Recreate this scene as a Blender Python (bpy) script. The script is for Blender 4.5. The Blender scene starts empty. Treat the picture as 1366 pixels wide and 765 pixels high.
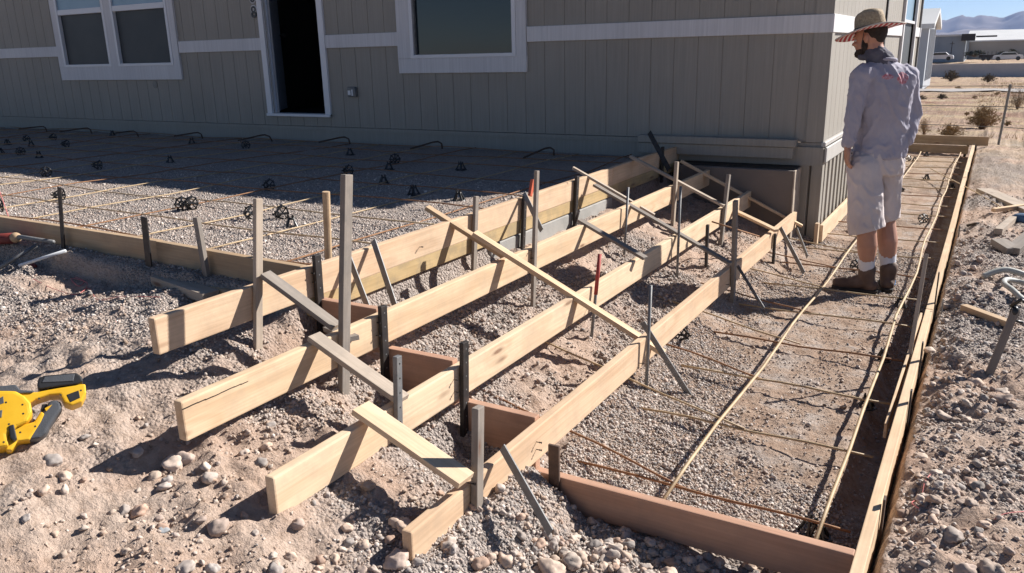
import bpy, bmesh, math, random
import numpy as np
from mathutils import Vector, Matrix, noise as mn
random.seed(7); rng = np.random.default_rng(7)
PI = math.pi
C = bpy.context.scene.collection
SC = bpy.context.scene

# ------------------------------------------------------------------ camera
F_PX = 1068.0; YAW = math.radians(30.69); PITCH = math.radians(16.24); ROLL = math.radians(-1.37); CAM_H = 1.65
_cy, _sy, _cp, _sp = math.cos(YAW), math.sin(YAW), math.cos(PITCH), math.sin(PITCH)
FWD = Vector((-_sy*_cp, _cy*_cp, -_sp)); RT0 = Vector((_cy, _sy, 0)); UP0 = RT0.cross(FWD)
RT = math.cos(ROLL)*RT0 + math.sin(ROLL)*UP0; UPV = -math.sin(ROLL)*RT0 + math.cos(ROLL)*UP0
EYE = Vector((0, 0, CAM_H))
cam = bpy.data.cameras.new('camera'); co = bpy.data.objects.new('camera', cam); C.objects.link(co)
co.matrix_world = Matrix(((RT.x, UPV.x, -FWD.x, 0), (RT.y, UPV.y, -FWD.y, 0), (RT.z, UPV.z, -FWD.z, CAM_H), (0, 0, 0, 1)))
cam.sensor_width = 36; cam.lens = 36*F_PX/1366; cam.clip_end = 40000; cam.clip_start = 0.05
SC.camera = co

def ray(px, py):
    return RT*((px-683)/F_PX) - UPV*((py-382.5)/F_PX) + FWD
def onz(px, py, z):
    d = ray(px, py); return EYE + d*((z-CAM_H)/d.z)
def onx(px, py, X):
    d = ray(px, py); return EYE + d*(X/d.x)
def ony(px, py, Y):
    d = ray(px, py); return EYE + d*(Y/d.y)

# ------------------------------------------------------------------ tagging
def tag(o, label=None, cat=None, group=None, kind=None):
    if label: o['label'] = label
    if cat: o['category'] = cat
    if group: o['group'] = group
    if kind: o['kind'] = kind
    return o
def empty(name, loc, label=None, cat=None, group=None, rz=0):
    o = bpy.data.objects.new(name, None); C.objects.link(o); o.location = loc; o.rotation_euler = (0, 0, rz)
    o.empty_display_size = .1
    return tag(o, label, cat, group)
def link(name, me, mat, parent=None, world=True):
    o = bpy.data.objects.new(name, me); C.objects.link(o)
    if mat is not None:
        if isinstance(mat, (list, tuple)):
            for m in mat: me.materials.append(m)
        else: me.materials.append(mat)
    if parent is not None:
        o.parent = parent
        if world: o.matrix_parent_inverse = PM(parent).inverted()
    return o
def PM(p):
    m = p.matrix_basis.copy() if False else Matrix.LocRotScale(p.location, p.rotation_euler, p.scale)
    if p.parent: m = PM(p.parent) @ p.matrix_parent_inverse @ m
    return m
def smooth(o, on=True):
    me = o.data; me.polygons.foreach_set('use_smooth', [on]*len(me.polygons)); return o

# ------------------------------------------------------------------ materials
MATS = {}
def mat(name, col=(.5, .5, .5), rough=.7, metal=0., spec=.5):
    m = bpy.data.materials.new(name); m.use_nodes = True
    b = m.node_tree.nodes['Principled BSDF']
    b.inputs['Base Color'].default_value = (*col, 1); b.inputs['Roughness'].default_value = rough
    b.inputs['Metallic'].default_value = metal; b.inputs['Specular IOR Level'].default_value = spec
    return m, m.node_tree.nodes, m.node_tree.links, b
def nd(N, t, **kw):
    n = N.new(t)
    for k, v in kw.items():
        if k in n.inputs: n.inputs[k].default_value = v
        else: setattr(n, k, v)
    return n
def ramp(N, pts):
    r = N.new('ShaderNodeValToRGB'); e = r.color_ramp.elements
    while len(e) < len(pts): e.new(.5)
    for i, (p, c) in enumerate(pts):
        e[i].position = p; e[i].color = (*c, 1) if len(c) == 3 else c
    return r
def mixc(N, L, fac, a, b, mode='MIX'):
    m = N.new('ShaderNodeMix'); m.data_type = 'RGBA'; m.blend_type = mode
    for i, v in ((0, fac), (6, a), (7, b)):
        if hasattr(v, 'node'): L.new(v, m.inputs[i])
        elif isinstance(v, (int, float)): m.inputs[i].default_value = v
        else: m.inputs[i].default_value = (*v, 1) if len(v) == 3 else v
    return m.outputs[2]
def math_(N, L, op, a, b=None, c=None):
    m = N.new('ShaderNodeMath'); m.operation = op
    for i, v in enumerate((a, b, c)):
        if v is None: continue
        if hasattr(v, 'node'): L.new(v, m.inputs[i])
        else: m.inputs[i].default_value = v
    return m.outputs[0]
def mottled(name, c1, c2, scale=8, rough=.8, bump=.2, bscale=60, detail=6, metal=0, coord='Object', stretch=(1, 1, 1), bdist=.003):
    m, N, L, b = mat(name, c1, rough, metal)
    tc = N.new('ShaderNodeTexCoord'); mp = nd(N, 'ShaderNodeMapping'); mp.inputs['Scale'].default_value = stretch
    L.new(tc.outputs[coord], mp.inputs[0])
    n = nd(N, 'ShaderNodeTexNoise', Scale=scale, Detail=detail); L.new(mp.outputs[0], n.inputs['Vector'])
    r = ramp(N, [(.3, c1), (.7, c2)]); L.new(n.outputs[0], r.inputs[0]); L.new(r.outputs[0], b.inputs['Base Color'])
    if bump:
        n2 = nd(N, 'ShaderNodeTexNoise', Scale=bscale, Detail=5); L.new(mp.outputs[0], n2.inputs['Vector'])
        bp = nd(N, 'ShaderNodeBump', Strength=bump, Distance=bdist); L.new(n2.outputs[0], bp.inputs['Height']); L.new(bp.outputs[0], b.inputs['Normal'])
    return m
def wood(name, light, dark, knot=(.16, .07, .035), rough=.75, rings=1.0, weather=0, dirt=.35, edge=None):
    """timber with the grain along local X"""
    m, N, L, b = mat(name, light, rough, spec=.25)
    tc = N.new('ShaderNodeTexCoord'); oi = N.new('ShaderNodeObjectInfo')
    off = N.new('ShaderNodeVectorMath'); off.operation = 'MULTIPLY_ADD'
    cmb = N.new('ShaderNodeCombineXYZ')
    for i in range(3): L.new(oi.outputs['Random'], cmb.inputs[i])
    L.new(cmb.outputs[0], off.inputs[0]); off.inputs[1].default_value = (37, 11, 7); L.new(tc.outputs['Object'], off.inputs[2])
    # slow warp so the figure wanders
    w = nd(N, 'ShaderNodeTexNoise', Scale=1.0, Detail=2); mpw = N.new('ShaderNodeMapping'); mpw.inputs['Scale'].default_value = (1.6, 7, 7)
    L.new(off.outputs[0], mpw.inputs[0]); L.new(mpw.outputs[0], w.inputs['Vector'])
    mp = N.new('ShaderNodeMapping'); mp.inputs['Scale'].default_value = (.35, 14, 14); L.new(off.outputs[0], mp.inputs[0])
    # rings = sin of (radius + warp)
    sep = N.new('ShaderNodeSeparateXYZ'); L.new(mp.outputs[0], sep.inputs[0])
    h = math_(N, L, 'MULTIPLY_ADD', w.outputs[0], 5.0, sep.outputs[2])
    v = nd(N, 'ShaderNodeTexVoronoi', Scale=1.0); mpk = N.new('ShaderNodeMapping'); mpk.inputs['Scale'].default_value = (2.0, 8.5, 8.5)
    L.new(off.outputs[0], mpk.inputs[0]); L.new(mpk.outputs[0], v.inputs['Vector'])
    sw = N.new('ShaderNodeMapRange'); sw.inputs[1].default_value = 0.; sw.inputs[2].default_value = .42; sw.inputs[3].default_value = 2.6; sw.inputs[4].default_value = 0.; L.new(v.outputs['Distance'], sw.inputs[0])
    h2 = math_(N, L, 'ADD', math_(N, L, 'ADD', h, sep.outputs[1]), sw.outputs[0])
    s = math_(N, L, 'SINE', math_(N, L, 'MULTIPLY', h2, 2.4*rings))
    s = math_(N, L, 'MULTIPLY_ADD', s, .5, .5); s = math_(N, L, 'POWER', s, 2.2)
    fine = nd(N, 'ShaderNodeTexNoise', Scale=1.0, Detail=5); mpf = N.new('ShaderNodeMapping'); mpf.inputs['Scale'].default_value = (3, 120, 120)
    L.new(off.outputs[0], mpf.inputs[0]); L.new(mpf.outputs[0], fine.inputs['Vector'])
    c0 = mixc(N, L, math_(N, L, 'MULTIPLY', s, .38), light, dark)
    fr = ramp(N, [(.3, (.88, .87, .85)), (.7, (1.05, 1.05, 1.05))]); L.new(fine.outputs[0], fr.inputs[0])
    c1 = mixc(N, L, 1.0, c0, fr.outputs[0], 'MULTIPLY')
    # knots
    kr = ramp(N, [(.06, (1, 1, 1)), (.085, (.5, .5, .5)), (.14, (0, 0, 0))]); L.new(v.outputs['Distance'], kr.inputs[0])
    c2 = mixc(N, L, math_(N, L, 'MULTIPLY', kr.outputs[0], .85), c1, knot)
    # blotches of dirt, and a tone of each board's own
    dn = nd(N, 'ShaderNodeTexNoise', Scale=7, Detail=8, Roughness=.7); L.new(off.outputs[0], dn.inputs['Vector'])
    dr = ramp(N, [(.45, (0, 0, 0)), (.62, (1, 1, 1))]); L.new(dn.outputs[0], dr.inputs[0])
    c3 = mixc(N, L, math_(N, L, 'MULTIPLY', dr.outputs[0], dirt), c2, tuple(x*.55+.04 for x in light))
    hsv = N.new('ShaderNodeHueSaturation'); L.new(c3, hsv.inputs['Color'])
    L.new(math_(N, L, 'MULTIPLY_ADD', oi.outputs['Random'], .16, .90), hsv.inputs['Value'])
    L.new(hsv.outputs[0], b.inputs['Base Color'])
    bp = nd(N, 'ShaderNodeBump', Strength=.35+weather*.4, Distance=.0015)
    L.new(math_(N, L, 'ADD', fine.outputs[0], math_(N, L, 'MULTIPLY', s, .3)), bp.inputs['Height']); L.new(bp.outputs[0], b.inputs['Normal'])
    return m

M = {}
M['pine'] = wood('fresh_pine', (.69, .51, .335), (.48, .30, .165))
M['pine_yellow'] = wood('yellow_pine', (.71, .54, .37), (.53, .35, .21))
M['pine_pink'] = wood('pinkish_fir', (.69, .50, .335), (.48, .29, .165))
M['pine_tan'] = wood('tan_pine', (.50, .36, .23), (.35, .22, .12))
M['pine_red'] = wood('reddish_fir', (.53, .32, .22), (.38, .20, .13), knot=(.1, .03, .02))
M['plank_yellow'] = wood('oiled_yellow_plank', (.52, .38, .20), (.38, .26, .12), dirt=.8)
M['grey_wood'] = wood('weathered_stake_wood', (.29, .25, .215), (.15, .125, .105), weather=1, dirt=.7)
M['grey_wood2'] = wood('sunbleached_batten', (.46, .38, .305), (.30, .24, .18), weather=1, dirt=.5)
M['steel_dark'] = mottled('dark_steel', (.018, .018, .02), (.05, .04, .035), 25, .55, .2, 120, metal=.3)
M['steel_grey'] = mottled('grey_steel', (.13, .135, .14), (.21, .205, .20), 25, .55, .25, 120, metal=.15)
M['steel_brown'] = mottled('rusty_stake', (.07, .045, .035), (.13, .08, .055), 25, .75, .3, 120, metal=.1)
M['rebar_tan'] = mottled('tan_bar', (.52, .39, .23), (.38, .26, .14), 12, .6, .3, 200)  # the bars' own yellowish tan
M['rebar_rust'] = mottled('rusty_bar', (.33, .17, .08), (.22, .105, .05), 18, .8, .4, 220)
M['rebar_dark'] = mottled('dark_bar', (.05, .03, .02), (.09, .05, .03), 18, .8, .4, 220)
M['plastic_black'] = mottled('black_plastic', (.008, .008, .009), (.015, .015, .016), 30, .38, .0)
M['concrete'] = mottled('grey_concrete', (.27, .265, .25), (.36, .35, .33), 9, .9, .5, 70)
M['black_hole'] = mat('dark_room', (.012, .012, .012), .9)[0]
M['siding'] = None

def siding_mat(name, c1, c2):
    m, N, L, b = mat(name, c1, .62, spec=.3)
    tc = N.new('ShaderNodeTexCoord')
    mp = N.new('ShaderNodeMapping'); mp.inputs['Scale'].default_value = (60, 60, 1.6); L.new(tc.outputs['Object'], mp.inputs[0])
    n = nd(N, 'ShaderNodeTexNoise', Scale=1.0, Detail=4); L.new(mp.outputs[0], n.inputs['Vector'])
    n2 = nd(N, 'ShaderNodeTexNoise', Scale=1.3, Detail=4); L.new(tc.outputs['Object'], n2.inputs['Vector'])
    r = ramp(N, [(.3, c1), (.7, c2)]); L.new(n2.outputs[0], r.inputs[0])
    f = ramp(N, [(.3, (.9, .9, .9)), (.7, (1.05, 1.05, 1.05))]); L.new(n.outputs[0], f.inputs[0])
    L.new(mixc(N, L, 1., r.outputs[0], f.outputs[0], 'MULTIPLY'), b.inputs['Base Color'])
    bp = nd(N, 'ShaderNodeBump', Strength=.45, Distance=.002); L.new(n.outputs[0], bp.inputs['Height']); L.new(bp.outputs[0], b.inputs['Normal'])
    return m
M['siding'] = siding_mat('grey_tan_siding', (.295, .272, .236), (.325, .30, .262))
M['skirting'] = siding_mat('skirting_panel', (.30, .275, .235), (.34, .31, .27))
M['band'] = siding_mat('pale_band', (.42, .40, .37), (.47, .45, .42))
M['trim'] = siding_mat('white_painted_trim', (.60, .59, .60), (.66, .65, .65))
M['vinyl'] = mottled('white_vinyl', (.66, .66, .68), (.7, .7, .72), 3, .4, 0)
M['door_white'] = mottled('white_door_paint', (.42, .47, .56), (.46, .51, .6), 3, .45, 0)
def glass(name, col, rough=.06):
    m, N, L, b = mat(name, col, rough, spec=.5)
    tc = N.new('ShaderNodeTexCoord'); n = nd(N, 'ShaderNodeTexNoise', Scale=1.2, Detail=2); L.new(tc.outputs['Object'], n.inputs['Vector'])
    bp = nd(N, 'ShaderNodeBump', Strength=.08, Distance=.02); L.new(n.outputs[0], bp.inputs['Height']); L.new(bp.outputs[0], b.inputs['Normal'])
    return m
M['glass'] = glass('window_glass', (.012, .02, .026), .12)
M['screen'] = mottled('insect_screen', (.025, .033, .04), (.04, .048, .052), 3, .55, .1, 400)
M['sky_reflection'] = mottled('painted_sky_reflection', (.2, .31, .40), (.24, .35, .44), 3, .3, 0)  # upper panes: sky reflection put into a pale blue colour

# ------------------------------------------------------------------ mesh helpers
def mesh_from(name, verts, faces):
    me = bpy.data.meshes.new(name); me.from_pydata([tuple(v) for v in verts], [], faces); me.update(); return me
class MB:
    def __init__(s): s.v = []; s.f = []
    def add(s, v, f):
        n = len(s.v); s.v += [tuple(p) for p in v]; s.f += [tuple(i+n for i in q) for q in f]
    def box(s, x0, x1, y0, y1, z0, z1):
        s.add([(x0, y0, z0), (x1, y0, z0), (x1, y1, z0), (x0, y1, z0), (x0, y0, z1), (x1, y0, z1), (x1, y1, z1), (x0, y1, z1)],
              [(0, 3, 2, 1), (4, 5, 6, 7), (0, 1, 5, 4), (1, 2, 6, 5), (2, 3, 7, 6), (3, 0, 4, 7)]); return s
    def tube(s, pts, r, n=8, caps=True):
        pts = [Vector(p) for p in pts]; rings = []; prev = None
        rr = r if isinstance(r, (list, tuple)) else [r]*len(pts)
        for i, p in enumerate(pts):
            t = (pts[min(i+1, len(pts)-1)]-pts[max(i-1, 0)]).normalized()
            a = Vector((0, 0, 1)) if abs(t.z) < .9 else Vector((1, 0, 0))
            u = (prev - t*prev.dot(t)).normalized() if prev is not None and (prev - t*prev.dot(t)).length > 1e-4 else t.cross(a).normalized()
            prev = u; w = t.cross(u)
            rings.append([p+(u*math.cos(2*PI*k/n)+w*math.sin(2*PI*k/n))*rr[i] for k in range(n)])
        v = [q for R in rings for q in R]; f = []
        for i in range(len(rings)-1):
            for k in range(n):
                k2 = (k+1) % n; f.append((i*n+k, i*n+k2, (i+1)*n+k2, (i+1)*n+k))
        if caps: f.append(tuple(range(n-1, -1, -1))); f.append(tuple((len(rings)-1)*n+k for k in range(n)))
        s.add(v, f); return s
    def ell(s, c, rx, ry, rz, rot=None, seg=14, ring=9):
        c = Vector(c); v = []; f = []
        rot = rot or Matrix.Identity(3)
        for i in range(1, ring):
            th = PI*i/ring
            for k in range(seg):
                ph = 2*PI*k/seg
                v.append(c + rot @ Vector((rx*math.sin(th)*math.cos(ph), ry*math.sin(th)*math.sin(ph), rz*math.cos(th))))
        top = len(v); v.append(c + rot @ Vector((0, 0, rz))); v.append(c + rot @ Vector((0, 0, -rz)))
        for i in range(ring-2):
            for k in range(seg):
                k2 = (k+1) % seg; f.append((i*seg+k, (i+1)*seg+k, (i+1)*seg+k2, i*seg+k2))
        for k in range(seg):
            k2 = (k+1) % seg; f.append((top, k, k2)); f.append((top+1, (ring-2)*seg+k2, (ring-2)*seg+k))
        s.add(v, f); return s
    def build(s, name, m, parent=None, sm=False, bevel=0, seg=1):
        me = mesh_from(name, s.v, s.f)
        if bevel:
            bm = bmesh.new(); bm.from_mesh(me); bmesh.ops.remove_doubles(bm, verts=bm.verts, dist=1e-6)
            bmesh.ops.bevel(bm, geom=list(bm.edges), offset=bevel, segments=seg, affect='EDGES', profile=.6)
            bm.to_mesh(me); bm.free()
        o = link(name, me, m, parent)
        if sm: smooth(o)
        return o

def beam(name, p0, p1, h, t, m, parent=None, up=(0, 0, 1), bevel=.003, cut0=0, wobble=0., segs=1):
    """timber from p0 to p1 (centre line), h tall along up, t thick; local X runs along it"""
    p0 = Vector(p0); p1 = Vector(p1); d = p1-p0; ln = d.length; ex = d.normalized(); up = Vector(up)
    ey = up.cross(ex).normalized(); ez = ex.cross(ey)
    bm = bmesh.new(); bmesh.ops.create_cube(bm, size=1)
    for v in bm.verts: v.co = Vector((v.co.x*ln, v.co.y*t, v.co.z*h))
    if segs > 1:
        eds = [e for e in bm.edges if abs(e.verts[0].co.x-e.verts[1].co.x) > ln*.5]
        bmesh.ops.subdivide_edges(bm, edges=eds, cuts=segs-1, use_grid_fill=True)
        ph = random.random()*6
        for v in bm.verts:
            k = v.co.x/ln; v.co.y += wobble*math.sin(k*3.3+ph); v.co.z += wobble*.6*math.sin(k*4.1+ph*2)
    if bevel:
        eds = [e for e in bm.edges if len(e.link_faces) == 2 and e.calc_face_angle() > .7]
        bmesh.ops.bevel(bm, geom=eds, offset=bevel, segments=2, affect='EDGES', profile=.6)
    me = bpy.data.meshes.new(name); bm.to_mesh(me); bm.free()
    o = bpy.data.objects.new(name, me); C.objects.link(o); me.materials.append(m)
    mw = Matrix(((ex.x, ey.x, ez.x, 0), (ex.y, ey.y, ez.y, 0), (ex.z, ey.z, ez.z, 0), (0, 0, 0, 1)))
    mw.translation = (p0+p1)/2
    if parent is not None:
        o.parent = parent; o.matrix_parent_inverse = PM(parent).inverted()
    o.matrix_world = mw
    L_, R_, S_ = mw.decompose(); o.location = L_; o.rotation_euler = R_.to_euler()
    return o

# ------------------------------------------------------------------ ground height
def _hash(ix, iy, s):
    h = np.sin(ix*127.1+iy*311.7+s*74.7)*43758.5453; return h-np.floor(h)
def vnoise(x, y, s=0):
    ix = np.floor(x); iy = np.floor(y); fx = x-ix; fy = y-iy; fx = fx*fx*(3-2*fx); fy = fy*fy*(3-2*fy)
    a = _hash(ix, iy, s); b = _hash(ix+1, iy, s); c = _hash(ix, iy+1, s); d = _hash(ix+1, iy+1, s)
    return (a+(b-a)*fx)*(1-fy)+(c+(d-c)*fx)*fy-.5
def fbm(x, y, oct=4, s=0, g=.5):
    r = 0; a = 1; f = 1
    for i in range(oct):
        r = r+a*vnoise(x*f+i*13.1, y*f-i*7.7, s+i); a *= g; f *= 2.03
    return r
def sst(a, b, x):
    t = np.clip((x-a)/(b-a), 0, 1); return t*t*(3-2*t)
X1, X2, X3, X4 = -2.511, -2.128, -1.744, -1.36      # outer faces of the four riser boards
Z1, Z2, Z3, Z4 = .77, .60, .431, .262               # their top edges
YF = 2.44                                           # front edge of slab, steps and walkway
XO = -.20                                           # inner face of the long outer form
W = 7.45                                            # front wall of the house
XC = -1.246                                         # side wall of the house
IX = np.array([-30, -2.548, -2.53, -2.12, -1.76, -1.38, -1.25, -.9, -.36, -.30, -.17, -.13, .05, .6, 3])
IZ = np.array([.65, .65, .45, .29, .16, .03, -.03, -.05, -.055, -.12, -.13, .045, .055, .07, .05])
FX = np.array([-30, -6, -2.56, -2.35, -2.05, -1.7, -1.34, -1.1, -.8, -.3, -.1, .1, 3])
FZ = np.array([.5, .54, .57, .50, .385, .27, .155, -.03, -.055, -.06, .01, .04, .05])
def ground_base(x, y):
    x = np.asarray(x, float); y = np.asarray(y, float)
    inn = np.interp(x, IX, IZ)
    fr = np.interp(x, FX, FZ) - .09*np.clip(YF-y-.3, 0, 3)*sst(-1.6, -2.6, x)
    k = sst(YF-.05, YF-.01, y)
    h = fr*(1-k)+inn*k
    far = sst(14.6, 15.4, y)
    out = -.05 - .0252*np.clip(y-15, 0, 115) + .0143*np.clip(y-130, 0, 70)
    h = h*(1-far)+out*far
    return h
def ground_h(x, y):
    x = np.asarray(x, float); y = np.asarray(y, float)
    h = ground_base(x, y)
    inside = sst(YF-.03, YF+.03, y)*sst(-.14, -.2, x)*sst(15, 14.6, y)
    slab = inside*sst(-2.48, -2.56, x)
    walk = inside*sst(-1.42, -1.36, x)
    steps = inside*(1-slab)*(1-walk)
    amp = .055*(1-inside)+.010*slab+.018*walk+.05*steps
    h = h+amp*fbm(x*2.1, y*2.1, 4, 3)
    amp2 = .03*(1-inside)+.008*slab+.012*walk+.03*steps
    h = h+amp2*fbm(x*11, y*11, 4, 9, .72)
    # mound of loose stones against the front form, and along the outer form
    h = h + .02*np.exp(-((x+1.0)/.55)**2-((y-2.17)/.16)**2)*(1-inside)
    h = h + .04*sst(-.1, .0, x)*sst(.45, .15, x)*(1-inside)*(.6+fbm(x*3, y*3, 2, 21))
    for (cx, dp) in ((-1.58, .17), (-1.95, .13), (-2.33, .10)):
        h = h-dp*np.exp(-((x-cx)/.17)**4-((y-2.33)/.24)**4)*(1-inside)
    far = sst(14, 30, y)
    h = h + far*(.25*fbm(x*.12, y*.12, 4, 5)+.05*fbm(x*.9, y*.9, 3, 6))
    return h
def gz(x, y): return float(ground_h(np.array([x]), np.array([y]))[0])
def hit(px, py, dz=0.):
    d = ray(px, py); t = .5
    while t < 400:
        p = EYE+d*t
        if p.z <= float(ground_base(p.x, p.y))+dz: break
        t *= 1.004
    p = EYE+d*t
    return Vector((p.x, p.y, gz(p.x, p.y)))

# ------------------------------------------------------------------ ground
def axis(segs):
    out = []
    for a, b, st in segs:
        n = max(1, int(round((b-a)/st))); out += list(a+(b-a)*np.arange(n)/n)
    out.append(segs[-1][1]); return np.array(out)
gx = axis([(-14000, -3000, 1800), (-3000, -400, 260), (-400, -60, 34), (-60, -16, 4), (-16, -6.5, .1), (-6.5, -4.2, .035), (-4.2, .9, .0165), (.9, 2.4, .04), (2.4, 12, .3), (12, 60, 4), (60, 400, 34), (400, 3000, 260), (3000, 14000, 1800)])
gy = axis([(-200, -10, 20), (-10, .6, .5), (.6, 4.6, .0165), (4.6, 7.5, .03), (7.5, 16, .085), (16, 60, .6), (60, 240, 3), (240, 1000, 60), (1000, 14000, 1200)])
XX, YY = np.meshgrid(gx, gy)
ZZ = ground_h(XX, YY)
nx, ny = len(gx), len(gy)
vs = np.stack([XX.ravel(), YY.ravel(), ZZ.ravel()], 1)
i0 = (np.arange(ny-1)[:, None]*nx+np.arange(nx-1)[None, :]).ravel()
fs = np.stack([i0, i0+1, i0+1+nx, i0+nx], 1)
def big_mesh(name, v, f):
    me = bpy.data.meshes.new(name); k = f.shape[1]
    me.vertices.add(len(v)); me.vertices.foreach_set('co', v.astype(np.float32).ravel())
    me.loops.add(f.size); me.loops.foreach_set('vertex_index', f.astype(np.int32).ravel())
    me.polygons.add(len(f)); me.polygons.foreach_set('loop_start', np.arange(0, f.size, k, dtype=np.int32))
    me.polygons.foreach_set('loop_total', np.full(len(f), k, dtype=np.int32))
    me.update(calc_edges=True); me.validate(); return me
gm = big_mesh('ground', vs, fs)
# how gravelly each point of the ground is (0 = bare reddish soil, 1 = grey crushed gravel)
def gravelly(x, y):
    inside = sst(YF-.03, YF+.03, y)*sst(-.14, -.2, x)*sst(15, 14.6, y)
    slab = inside*sst(-2.48, -2.56, x); walk = inside*sst(-1.42, -1.36, x); steps = inside*(1-slab)*(1-walk)
    n = fbm(x*1.7, y*1.7, 4, 31)+.5*fbm(x*7, y*7, 3, 33)
    g_slab = np.clip(.95+n*.4, 0, 1)
    cen = np.exp(-((x+.62)/.38)**2)
    g_walk = np.clip(.95-.75*cen+2.0*n, 0, 1)
    g_steps = np.clip(.28+1.6*n, 0, 1)
    g_front = np.clip(.8+1.5*n-1.1*sst(2.0, 1.3, y)*sst(-1.5, -2.2, x), 0, 1)
    g_right = np.clip(.5+1.6*n, 0, 1)
    out = g_front*sst(-.3, -.5, x)+g_right*(1-sst(-.3, -.5, x))
    return slab*g_slab+walk*g_walk+steps*g_steps+(1-inside)*out
ga = gm.attributes.new('gravelly', 'FLOAT', 'POINT'); ga.data.foreach_set('value', gravelly(XX, YY).ravel().astype(np.float32))
m, N, L, b = mat('desert_ground', (.4, .3, .22), .95, spec=.15)
tc = N.new('ShaderNodeTexCoord'); at = N.new('ShaderNodeAttribute'); at.attribute_name = 'gravelly'
n1 = nd(N, 'ShaderNodeTexNoise', Scale=1.3, Detail=8, Roughness=.62); L.new(tc.outputs['Object'], n1.inputs['Vector'])
soil = ramp(N, [(.3, (.38, .25, .18)), (.5, (.46, .34, .265)), (.72, (.50, .405, .335))]); L.new(n1.outputs[0], soil.inputs[0])
v1 = nd(N, 'ShaderNodeTexVoronoi', Scale=75); L.new(tc.outputs['Object'], v1.inputs['Vector'])
n3 = nd(N, 'ShaderNodeTexNoise', Scale=16, Detail=7, Roughness=.7); L.new(tc.outputs['Object'], n3.inputs['Vector'])
sepc = N.new('ShaderNodeSeparateColor'); L.new(v1.outputs['Color'], sepc.inputs[0])
gr = ramp(N, [(0, (.25, .225, .21)), (.4, (.36, .32, .295)), (.8, (.43, .38, .345)), (1, (.31, .28, .265))]); L.new(sepc.outputs[0], gr.inputs[0])
gmix = mixc(N, L, math_(N, L, 'MULTIPLY', at.outputs['Fac'], .85), soil.outputs[0], gr.outputs[0])
n4 = nd(N, 'ShaderNodeTexNoise', Scale=34, Detail=6, Roughness=.75); L.new(tc.outputs['Object'], n4.inputs['Vector'])
spk = ramp(N, [(.36, (.78, .75, .72)), (.5, (1, 1, 1)), (.66, (1.12, 1.12, 1.12))]); L.new(n4.outputs[0], spk.inputs[0])
sx = N.new('ShaderNodeSeparateXYZ'); L.new(tc.outputs['Object'], sx.inputs[0])
inx = math_(N, L, 'MULTIPLY', math_(N, L, 'GREATER_THAN', sx.outputs[0], -1.42), math_(N, L, 'LESS_THAN', sx.outputs[0], -.17))
iny = math_(N, L, 'MULTIPLY', math_(N, L, 'GREATER_THAN', sx.outputs[1], YF), math_(N, L, 'LESS_THAN', sx.outputs[1], 14.7))
n6 = nd(N, 'ShaderNodeTexNoise', Scale=5.5, Detail=8, Roughness=.7); L.new(tc.outputs['Object'], n6.inputs['Vector'])
brn = ramp(N, [(.35, (.25, .16, .11)), (.5, (.36, .265, .20)), (.62, (.40, .345, .305))]); L.new(n6.outputs[0], brn.inputs[0])
gmix = mixc(N, L, math_(N, L, 'MULTIPLY', math_(N, L, 'MULTIPLY', inx, iny), .8), gmix, brn.outputs[0])
gcol = mixc(N, L, 1., gmix, spk.outputs[0], 'MULTIPLY')
# far desert: drier, straw and rust patches
pos = N.new('ShaderNodeSeparateXYZ'); L.new(tc.outputs['Object'], pos.inputs[0])
farf = N.new('ShaderNodeMapRange'); farf.inputs[1].default_value = 9; farf.inputs[2].default_value = 22; L.new(pos.outputs[1], farf.inputs[0])
n5 = nd(N, 'ShaderNodeTexNoise', Scale=.35, Detail=9, Roughness=.65)
mp5 = N.new('ShaderNodeMapping'); mp5.inputs['Scale'].default_value = (.7, 1.6, 1); L.new(tc.outputs['Object'], mp5.inputs[0]); L.new(mp5.outputs[0], n5.inputs['Vector'])
des = ramp(N, [(.34, (.26, .15, .10)), (.46, (.38, .27, .20)), (.56, (.42, .31, .19)), (.7, (.40, .35, .30))]); L.new(n5.outputs[0], des.inputs[0])
fcol = mixc(N, L, farf.outputs[0], gcol, des.outputs[0])
L.new(fcol, b.inputs['Base Color'])
hsum = math_(N, L, 'ADD', math_(N, L, 'MULTIPLY', v1.outputs['Distance'], math_(N, L, 'MULTIPLY_ADD', at.outputs['Fac'], -1.1, -.15)), math_(N, L, 'MULTIPLY', n3.outputs[0], 1.3))
hsum = math_(N, L, 'ADD', hsum, math_(N, L, 'MULTIPLY', n4.outputs[0], .8))
bp = nd(N, 'ShaderNodeBump', Strength=1.0, Distance=.016); L.new(hsum, bp.inputs['Height']); L.new(bp.outputs[0], b.inputs['Normal'])
g = link('ground', gm, m); smooth(g); tag(g, kind='structure')

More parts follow.
